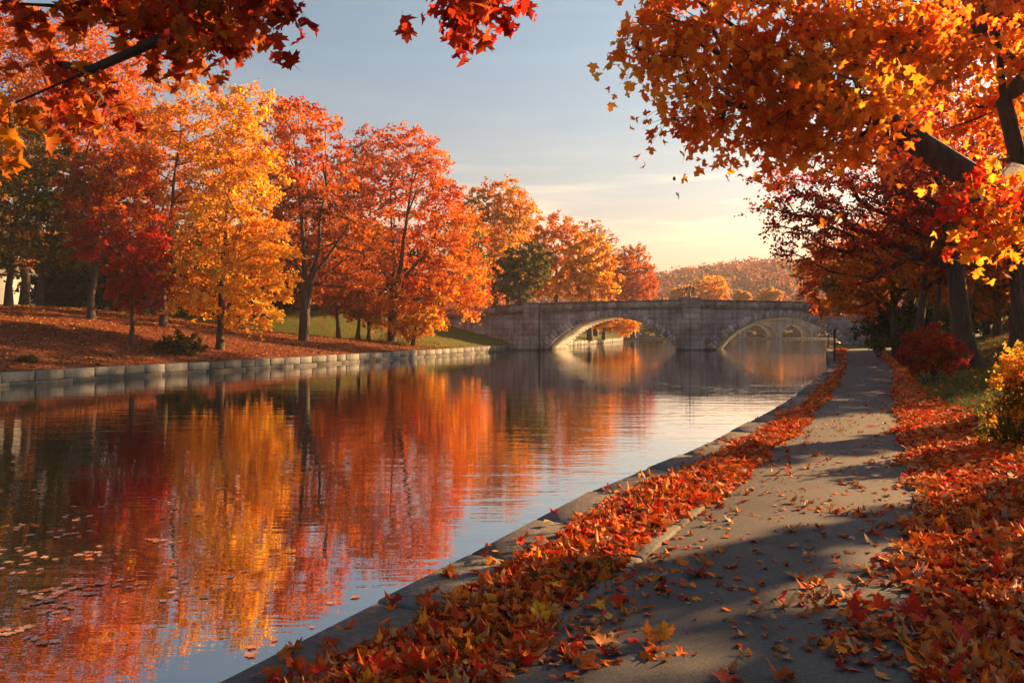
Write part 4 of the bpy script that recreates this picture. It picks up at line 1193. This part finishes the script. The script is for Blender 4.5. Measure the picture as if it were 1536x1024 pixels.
# drifts that have blown onto the path
for (px, py, r_, m) in [(1250,775,.16,12),(1295,780,.12,8),(1020,785,.14,12),(1090,760,.12,10),(1205,903,.16,14),(1235,908,.14,10),(1010,880,.14,12),(960,870,.15,16),(1040,850,.12,9),(930,845,.16,18),(880,872,.16,22),(1290,812,.12,9),(1350,802,.16,16),
        (1400,850,.2,26),(1330,845,.13,12),(1290,870,.1,8),(1365,880,.16,18),(1245,962,.1,9),(1315,950,.16,22),(1290,992,.14,12),(1360,955,.2,34),(1425,905,.22,34),(1292,735,.14,8),(1390,735,.2,18),(1370,770,.16,14),(900,940,.12,14),(950,905,.13,12),(850,960,.12,16),
        (840,905,.14,18),(885,985,.12,14),(1440,880,.2,24),(1380,1000,.2,36),(1330,985,.14,14),(1270,925,.1,12),(820,1000,.12,16),(1060,735,.2,14),(1130,700,.25,16),(1365,700,.25,20),(1180,672,.2,12),(1330,690,.3,14)]:
    c = on_ground(px, py); x = c[0] + R.normal(size=m) * r_ * 1.3; d = c[1] + R.normal(size=m) * r_
    z_ = np.where((x > P0(d)) & (x < P1(d)), path_z(x, d), .05)
    add(ground_leaves(x, d, z_, R.uniform(.035, .085, m), MAPLES + OVATES, .22, lift=.022))
# small crumbs on the path
d = strip_points(1200, 4, 45); x = P0(d) + (P1(d) - P0(d)) * R.uniform(0, 1, len(d))
add(ground_leaves(x, d, path_z(x, d), R.uniform(.02, .055, len(d)), OVATES + SIMPLE, .25, lift=.01))
litter = link('leaf_litter', make_mesh('leaf_litter', CH, M_LITTER, TI)); tag(litter, 'thick red and orange fallen leaves along both sides of the path', 'fallen leaves', kind='stuff')
# carpet on the far bank
CH, TI = [], []
n = 26000
d = R.uniform(22, 72, n); of = R.uniform(.2, 20, n); x = W(d) - of
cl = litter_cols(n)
cl *= .4; gold = R.uniform(size=n) < .14 + .5 * (of > 9); cl[gold] = np.array([PAL['gold'][k] for k in R.integers(0, 4, gold.sum())]) * .75  # shade darkening in the leaf colour; extra gold paints the lit upper slope
keep = (d < 64) | (R.uniform(size=n) < .25); 
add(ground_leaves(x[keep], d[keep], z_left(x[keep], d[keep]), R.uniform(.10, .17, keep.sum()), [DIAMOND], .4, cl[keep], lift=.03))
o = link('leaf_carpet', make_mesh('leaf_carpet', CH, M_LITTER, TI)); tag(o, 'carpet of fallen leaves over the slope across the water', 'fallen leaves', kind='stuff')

# grass: lawn on the right and tufts in the leaf strip
def grass():
    n = 60000
    d = strip_points(n, 7, 42); x = P1(d) + np.interp(d, [7, 11, 14, 17, 20, 25, 40], [3.0, 2.1, 1.2, .8, .6, .4, .4]) + R.uniform(0, 1, n) ** 1.2 * 9
    z = z_right(x, d)
    xs_, ds_, zs_, hs = [x], [d], [z], [R.uniform(.04, .10, n) * np.interp(d, [7, 40], [1, 1.8])]
    for (px, py, rx, ry) in [(850,888,28,12),(700,990,34,22),(735,975,24,10),(900,868,18,8),(1080,712,16,6)]:
        c = on_ground(px, py); m = 170
        gx = c[0] + R.normal(size=m) * rx / F * c[1] * .6; gd = c[1] + R.normal(size=m) * .10
        xs_.append(gx); ds_.append(gd); zs_.append(np.full(m, .05)); hs.append(R.uniform(.04, .10, m))
    x, d, z, h = map(np.concatenate, (xs_, ds_, zs_, hs)); n = len(x)
    a = R.uniform(0, 6.28, n); wv = np.interp(d, [4, 10, 40], [.004, .006, .014]); ln = R.normal(size=(n, 2)) * .45
    b0 = np.stack([x - np.cos(a) * wv, d - np.sin(a) * wv, z - .01], -1); b1 = np.stack([x + np.cos(a) * wv, d + np.sin(a) * wv, z - .01], -1)
    tp = np.stack([x + ln[:, 0] * h, d + ln[:, 1] * h, z + h], -1)
    V = np.stack([b0, b1, tp], 1).reshape(-1, 3); f = np.arange(3 * n).reshape(n, 3)
    c = np.array([.075, .11, .02]) * R.uniform(.5, 1.5, size=(n, 1)) + np.array([.05, .02, 0]) * R.uniform(size=(n, 1))
    o = link('grass', make_mesh('grass', [(V, f)], M_LITTER, [c])); tag(o, 'short green grass on the right slope and in tufts by the path', 'grass', kind='stuff')
grass()

# single fallen leaves one could pick up
LEAFMESH = []
for k, tm in enumerate(MAPLES + OVATES):
    LEAFMESH.append(make_mesh('leaf_blade', [tm], M_FALL, smooth=False))
def single_leaf(name, pos, size, col, label, cat, group=None, tilt=.2, kind=None, rotm=None):
    k = kind if kind is not None else int(R.integers(0, 10))
    o = bpy.data.objects.new(name, LEAFMESH[k]); COL.objects.link(o)
    o.location = tuple(pos); o.scale = (size,) * 3
    e = (R.normal() * tilt, R.normal() * tilt, R.uniform(0, 6.28)) if rotm is None else rotm
    o.rotation_euler = e; o.color = (*[float(c) for c in col], 1)
    return tag(o, label, cat, group)
def surf(x, d):
    if x < P0(d): return .07 if x > C0(d) + .5 else .055
    if x < P1(d): return float(path_z(x, d))
    return float(z_right(x, d)) + .07
hero = [(808,930,.11,(.75,.40,.02),1,(1.1,.2,.4),'yellow curled leaf standing up in the strip of red leaves'),
        (1375,985,.10,(.62,.28,.02),1,(.7,.1,2.6),'mustard yellow leaf in the leaf pile at the lower right'),
        (1395,1012,.09,(.55,.22,.02),0,(.3,.2,1.2),'ochre maple leaf near the bottom right corner'),
        (1282,928,.12,(.50,.03,.012),3,(1.0,.15,.3),'upright scarlet leaf at the left end of the right pile'),
        (1318,912,.10,(.50,.04,.012),4,(.9,-.2,-.6),'scarlet leaf tilted up just behind the left end of the right pile'),
        (1370,925,.13,(.52,.028,.012),3,(1.0,.0,-.3),'largest upright bright red leaf in the right pile'),
        (1442,962,.11,(.50,.022,.012),0,(.9,.2,.5),'bright red leaf in the middle of the right pile'),
        (972,965,.11,(.62,.17,.02),3,(.9,.3,.8),'orange maple leaf in the clump lying alone on the path'),
        (996,957,.10,(.66,.24,.02),1,(1.0,-.3,-.4),'lighter orange leaf on the right of the lone clump on the path'),
        (985,978,.11,(.60,.13,.02),5,(.4,.2,2.2),'lowest orange leaf of the lone clump on the path'),
        (1190,866,.09,(.42,.19,.05),2,(.15,.1,.9),'tan maple leaf lying flat in the middle of the path'),
        (1132,923,.08,(.45,.28,.13),1,(.3,.2,2.0),'pale buff leaf in the sunny bar near the front of the path'),
        (880,1000,.11,(.60,.14,.02),4,(.6,.2,-.7),'orange leaf at the bottom by the kerb'),
        (905,965,.10,(.48,.2,.06),0,(.2,.1,.4),'light tan leaf beside the kerb near the bottom'),
        (618,1014,.12,(.60,.035,.012),3,(1.1,.1,.2),'bright red leaf standing at the bottom of the leaf strip'),
        (690,965,.11,(.64,.16,.02),1,(.8,.3,1.0),'bright orange leaf on the leaf strip near the bottom'),
        (655,955,.10,(.42,.03,.014),0,(.8,-.2,.6),'dark scarlet leaf on the leaf strip near the coping'),
        (725,968,.08,(.66,.30,.03),10,(.3,.1,1.4),'small yellow orange oval leaf in the leaf strip'),
        (440,978,.09,(.50,.14,.03),1,(.4,.2,2.2),'orange brown leaf lying at the corner of the coping'),
        (1088,1020,.09,(.42,.06,.03),2,(.15,.1,.2),'dusky red leaf at the bottom edge of the path'),
        (1440,1000,.10,(.34,.10,.05),5,(.2,.2,.6),'brown leaf near the bottom of the right pile')]
for (px, py, s, c, k, e, lb) in hero:
    p = on_ground(px, py); z = surf(p[0], p[1])
    p = on_ground(px, py, z)
    p[2] = z + s * .28 * abs(math.sin(e[0])) + .012
    single_leaf('fallen_leaf', p, s, c, lb, 'fallen leaf', 'single leaves picked out on the ground', 0, k, e)
cnt = 0
while cnt < 190:
    d = float(strip_points(1, 3.4, 20)[0]); u = R.uniform() 
    if R.uniform() < .45: u = R.choice([R.beta(1.2, 6), R.beta(6, 1.3)])
    x = float(P0(d) + (P1(d) - P0(d)) * u)
    if .2 < u < .75 and R.uniform() < .35 + .3 * (vnoise(x, d, 1.4, 4) < 0): continue
    c = litter_cols(1)[0]
    if R.uniform() < .3: c = np.array(PAL['tan'][R.integers(4)])
    tone = 'tan' if c[1] / c[0] > .38 else ('rust orange' if c[1] / c[0] > .17 else 'dark red')
    single_leaf('fallen_leaf', (x, d, float(path_z(x, d)) + .012), R.uniform(.04, .085), c, f'scattered {tone} leaf lying on the asphalt path', 'fallen leaf', f'scattered {tone} leaves on the asphalt path', .16)
    cnt += 1
for _ in range(60):
    d = float(R.uniform(3.4, 6.5)); x = float(P1(d) + R.uniform(-.15, 1.4)); c = litter_cols(1)[0]
    single_leaf('fallen_leaf', (x, d, surf(x, d) + .02), R.uniform(.07, .11), c, 'curled autumn leaf on top of the pile right of the path', 'fallen leaf', 'curled leaves on the right pile', .5)

# leaves floating on the water
def floating(px, py, size, col, label, group):
    p = on_ground(px, py, WATER_Z)
    o = single_leaf('floating_leaf', (p[0], p[1], WATER_Z + .008), size, col, label, 'floating leaf', group, .012, int(R.choice([0, 2, 2, 10]))); o.scale = (size, size, size * .16); o.material_slots[0].link = 'OBJECT'; o.material_slots[0].material = M_WET
for (px, py, s, c, lb) in [(532,896,.09,(.45,.12,.02),'orange leaf floating alone just off the coping'), (468,941,.05,(.42,.14,.04),'small tan leaf floating between the reflection edge and the coping'),
                           (412,960,.06,(.46,.08,.02),'red orange leaf floating near the coping corner'), (377,971,.06,(.5,.16,.03),'orange leaf floating below the red orange one'), (375,983,.07,(.5,.17,.03),'golden orange leaf floating lowest off the coping corner'),
                           (495,905,.05,(.5,.2,.04),'light orange leaf floating left of the lone orange leaf')]:
    floating(px, py, s, c, lb, 'orange leaves floating near the coping')
spots = [(60,905,60,16,26),(90,885,50,8,14),(30,830,35,8,9),(90,800,55,7,14),(30,790,30,8,8),(130,830,60,10,8),(290,780,60,25,12),(250,812,30,6,8),(20,960,40,20,14),(310,745,50,25,10),(470,700,60,30,8),(120,770,40,10,7),(255,890,20,10,4),(330,870,60,20,7),(560,650,90,25,7),(60,850,70,20,14),(180,880,60,20,8),(40,740,40,20,6),(420,640,80,20,6),(900,560,50,12,10),(1010,575,60,12,12),(960,590,60,10,8)]
for (cx, cy, rx, ry, n) in spots:
    for _ in range(n):
        px = cx + R.normal() * rx * .6; py = cy + R.normal() * ry * .6
        if py < 560 or px < -30: continue
        floating(px, py, R.uniform(.04, .085), (np.array([.56, .34, .26]) if R.uniform() < .7 else np.array([.5, .16, .05])) * R.uniform(.6, 1.3), 'pale dusky leaf floating flat on the dark reflections', 'pale leaves floating on the water')  # pale tone puts the sky's sheen into the leaf colour

# ----------------------------------------------------------------- small things
def falling(px, py, d, size, e, k, label):
    p = at(px, py, d); single_leaf('falling_leaf', p, size, (.07, .02, .012), label, 'falling leaf', None, 0, k, e)
falling(1011, 268, 15, .10, (1.35, .5, .3), 10, 'upper curled dark leaf drifting down against the sky')
falling(1018, 293, 15, .11, (1.2, .6, .9), 4, 'lower maroon leaf drifting down against the sky')

for (px, py, d, h, lb) in [(1236.5, 545, 36.8, 1.5, 'thin black iron post at the corner of the coping'), (1250, 521, 64, 1.0, 'short dark post on the bank in front of the right arch foot')]:
    x = float(C0(d)) + .16
    p = empty('mooring_post', (x, d, .05), lb, 'post')
    v, f = tube([(0,0,-.02),(0,0,.05),(0,0,.06),(0,0,h-.12),(0,0,h-.1),(0,0,h-.06)], [.085,.085,.05,.045,.06,.06], 12, True)
    link('shaft', make_mesh('shaft', [(v, f)], M_IRON, smooth=False), p)
    a = np.linspace(0, np.pi, 7); v, f = tube([(0,0,h - .06 + .06 * (1 - math.cos(q)) ) for q in a], .062 * np.sin(a) + .003, 12, True)
    link('knob', make_mesh('knob', [(v, f)], M_IRON, smooth=True), p)

# white house at the far left
hx, hy = -50.2, 75.0; hz = float(z_left(hx, hy))
h = empty('white_house', (hx, hy, hz - .1), 'white boarded house half hidden behind trunks at the left edge', 'house')
ch = []
for k in range(14): ch.append(box_chunk(-4, 3.6, -3 - .012 * (k % 2), 3, k * .2, k * .2 + .197))
link('wall', make_mesh('wall', ch, M_WHITE), h)
v = np.array([[-4.4,-3.5,2.8],[4,-3.5,2.8],[4,3.5,2.8],[-4.4,3.5,2.8],[-4.4,0,4.6],[4,0,4.6]], float)
me = bpy.data.meshes.new('roof'); me.from_pydata(v.tolist(), [], [[0,1,5,4],[2,3,4,5],[1,2,5],[3,0,4],[3,2,1,0]]); me.materials.append(M_ROOF); link('roof', me, h)
for x in (-2.2, .4, 2.6):
    fr = link('window', make_mesh('window', [box_chunk(x-.5, x+.5, -3.05, -2.95, .9, 2.1)], M_WHITE), h)
    link('pane', make_mesh('pane', [box_chunk(x-.4, x+.4, -3.07, -3.052, 1.0, 2.0)], M_GLASS), fr)
# rail in front of it
def fence(name, label, a, b, hgt, mat_, picket):
    A = np.array([*a, float(z_left(*a))]); B = np.array([*b, float(z_left(*b))])
    e = empty(name, tuple(A), label, 'fence')
    L = B - A; n = max(2, int(np.linalg.norm(L) / (.16 if picket else 1.8)))
    ch = []
    for z in ((.25, hgt * .75) if picket else (hgt * .5, hgt * .92)):
        v, f = tube([np.array([0, 0, z]), L + np.array([0, 0, z])], [.035, .035], 4, True); ch.append((v, f))
    link('rails', make_mesh('rails', ch, mat_), e)
    if picket:
        ch = []
        for k in range(n + 1):
            q = L * k / n; v, f = box_chunk(q[0] - .05, q[0] + .05, q[1] - .06, q[1] - .035, q[2], q[2] + hgt); ch.append((v, f))
        link('picket_panel', make_mesh('picket_panel', ch, mat_), e)
    for k in (range(n + 1) if not picket else (0, n // 2, n)):
        q = L * k / n; v, f = box_chunk(q[0] - .06, q[0] + .06, q[1] - .03, q[1] + .09, q[2] - .1, q[2] + hgt + .06)
        link('post', make_mesh('post', [(v, f)], mat_), e)
fence('rail_fence', 'dark wooden rail fence in front of the white house', ((-20 - 768) / F * 60, 60.), ((64 - 768) / F * 60, 60.), .75, M_WOOD, False)
fence('picket_fence', 'small white picket fence glimpsed behind the young trees', ((490 - 768) / F * 80, 80.), ((535 - 768) / F * 80, 80.), .8, M_WHITE, True)

# ----------------------------------------------------------------------- haze
def haze():
    m, nt, out = mat('autumn haze')
    v = N(nt, 'ShaderNodeVolumePrincipled', Density=HAZE)
    v.inputs['Color'].default_value = (.88, .86, .92, 1); v.inputs["Anisotropy"].default_value = .2
    nt.links.new(v.outputs[0], out.inputs['Volume'])
    me = make_mesh('haze', [box_chunk(-700, 700, -60, 1000, -4, 90)], m)
    o = link('haze', me); tag(o, 'thin warm haze over the water and hills', 'haze', kind='stuff')
HAZE = .00036
HAZE_ON = True
if HAZE_ON: haze()

# ------------------------------------------------------------------ light, sky, camera
ELEV = math.radians(19.0)
sun = bpy.data.lights.new('sun', 'SUN'); sun.energy = 5.0; sun.angle = math.radians(.5); sun.color = (1.0, .57, .23)
so = bpy.data.objects.new('sun', sun); COL.objects.link(so)
dirv = Vector((SX * math.cos(ELEV), SY * math.cos(ELEV), math.sin(ELEV)))
so.rotation_euler = dirv.to_track_quat('Z', 'Y').to_euler()
so.location = dirv * 50

wd = bpy.data.worlds.new('World'); sc.world = wd; wd.use_nodes = True
nt = wd.node_tree
for n in list(nt.nodes): nt.nodes.remove(n)
out = nt.nodes.new('ShaderNodeOutputWorld'); bg = nt.nodes.new('ShaderNodeBackground')
sky = nt.nodes.new('ShaderNodeTexSky'); sky.sky_type = 'NISHITA'; sky.sun_disc = False
sky.sun_elevation = ELEV; sky.sun_rotation = SUN_AZ
sky.air_density = 1.1; sky.dust_density = 2.6; sky.ozone_density = 2.0; sky.altitude = 0
bg.inputs['Strength'].default_value = .05
# thin high cloud streaks near the horizon
tc = N(nt, 'ShaderNodeTexCoord')
mp = N(nt, 'ShaderNodeMapping'); mp.inputs['Scale'].default_value = (2.2, 2.2, 26); mp.inputs['Rotation'].default_value = (.03, .02, 0)
nt.links.new(tc.outputs['Generated'], mp.inputs['Vector'])
nz = N(nt, 'ShaderNodeTexNoise', Scale=1.6, Detail=6.0, Roughness=.55, Distortion=.3)
nt.links.new(mp.outputs[0], nz.inputs['Vector'])
cr_ = ramp(nt, nz.outputs['Fac'], [(.46, (0, 0, 0)), (.66, (1, 1, 1))])
sx = N(nt, 'ShaderNodeSeparateXYZ'); nt.links.new(tc.outputs['Generated'], sx.inputs[0])
band = ramp(nt, sx.outputs['Z'], [(.07, (.25,) * 3), (.12, (1.,) * 3), (.155, (.9,) * 3), (.22, (.12,) * 3)])
fac = mixc(nt, 1.0, cr_.outputs[0], band.outputs[0], 'MULTIPLY')
sky_tint = ramp(nt, sx.outputs['Z'], [(.0, (.66, .47, .40)), (.07, (.65, .50, .45)), (.16, (.60, .60, .57)), (.32, (.51, .65, .65))])
soft = mixc(nt, 1.0, sky.outputs[0], sky_tint.outputs[0], 'MULTIPLY')      # tint that dims and colours the sky by height
bright = mixc(nt, 1.0, soft, (2.1, 1.55, 1.2), 'MULTIPLY')
cm = mixc(nt, fac, soft, bright)
nt.links.new(cm, bg.inputs['Color']); nt.links.new(bg.outputs[0], out.inputs['Surface'])

cam = bpy.data.cameras.new('camera'); co = bpy.data.objects.new('camera', cam); COL.objects.link(co)
co.location = (0, 0, EYE); co.rotation_euler = (math.pi / 2, 0, 0)
cam.sensor_width = 36; cam.lens = F / 1536 * 36; cam.shift_y = -(512 - HOR) / 1536
cam.clip_end = 6000; cam.clip_start = .05
sc.camera = co
vs = sc.view_settings; vs.view_transform = 'Standard'; vs.look = 'None'; vs.gamma = 1; vs.exposure = 2.2; vs.use_curve_mapping = False
cy = sc.cycles
cy.max_bounces = 7; cy.diffuse_bounces = 3; cy.glossy_bounces = 3; cy.transmission_bounces = 3; cy.transparent_max_bounces = 8; cy.volume_bounces = 0
cy.use_denoising = True
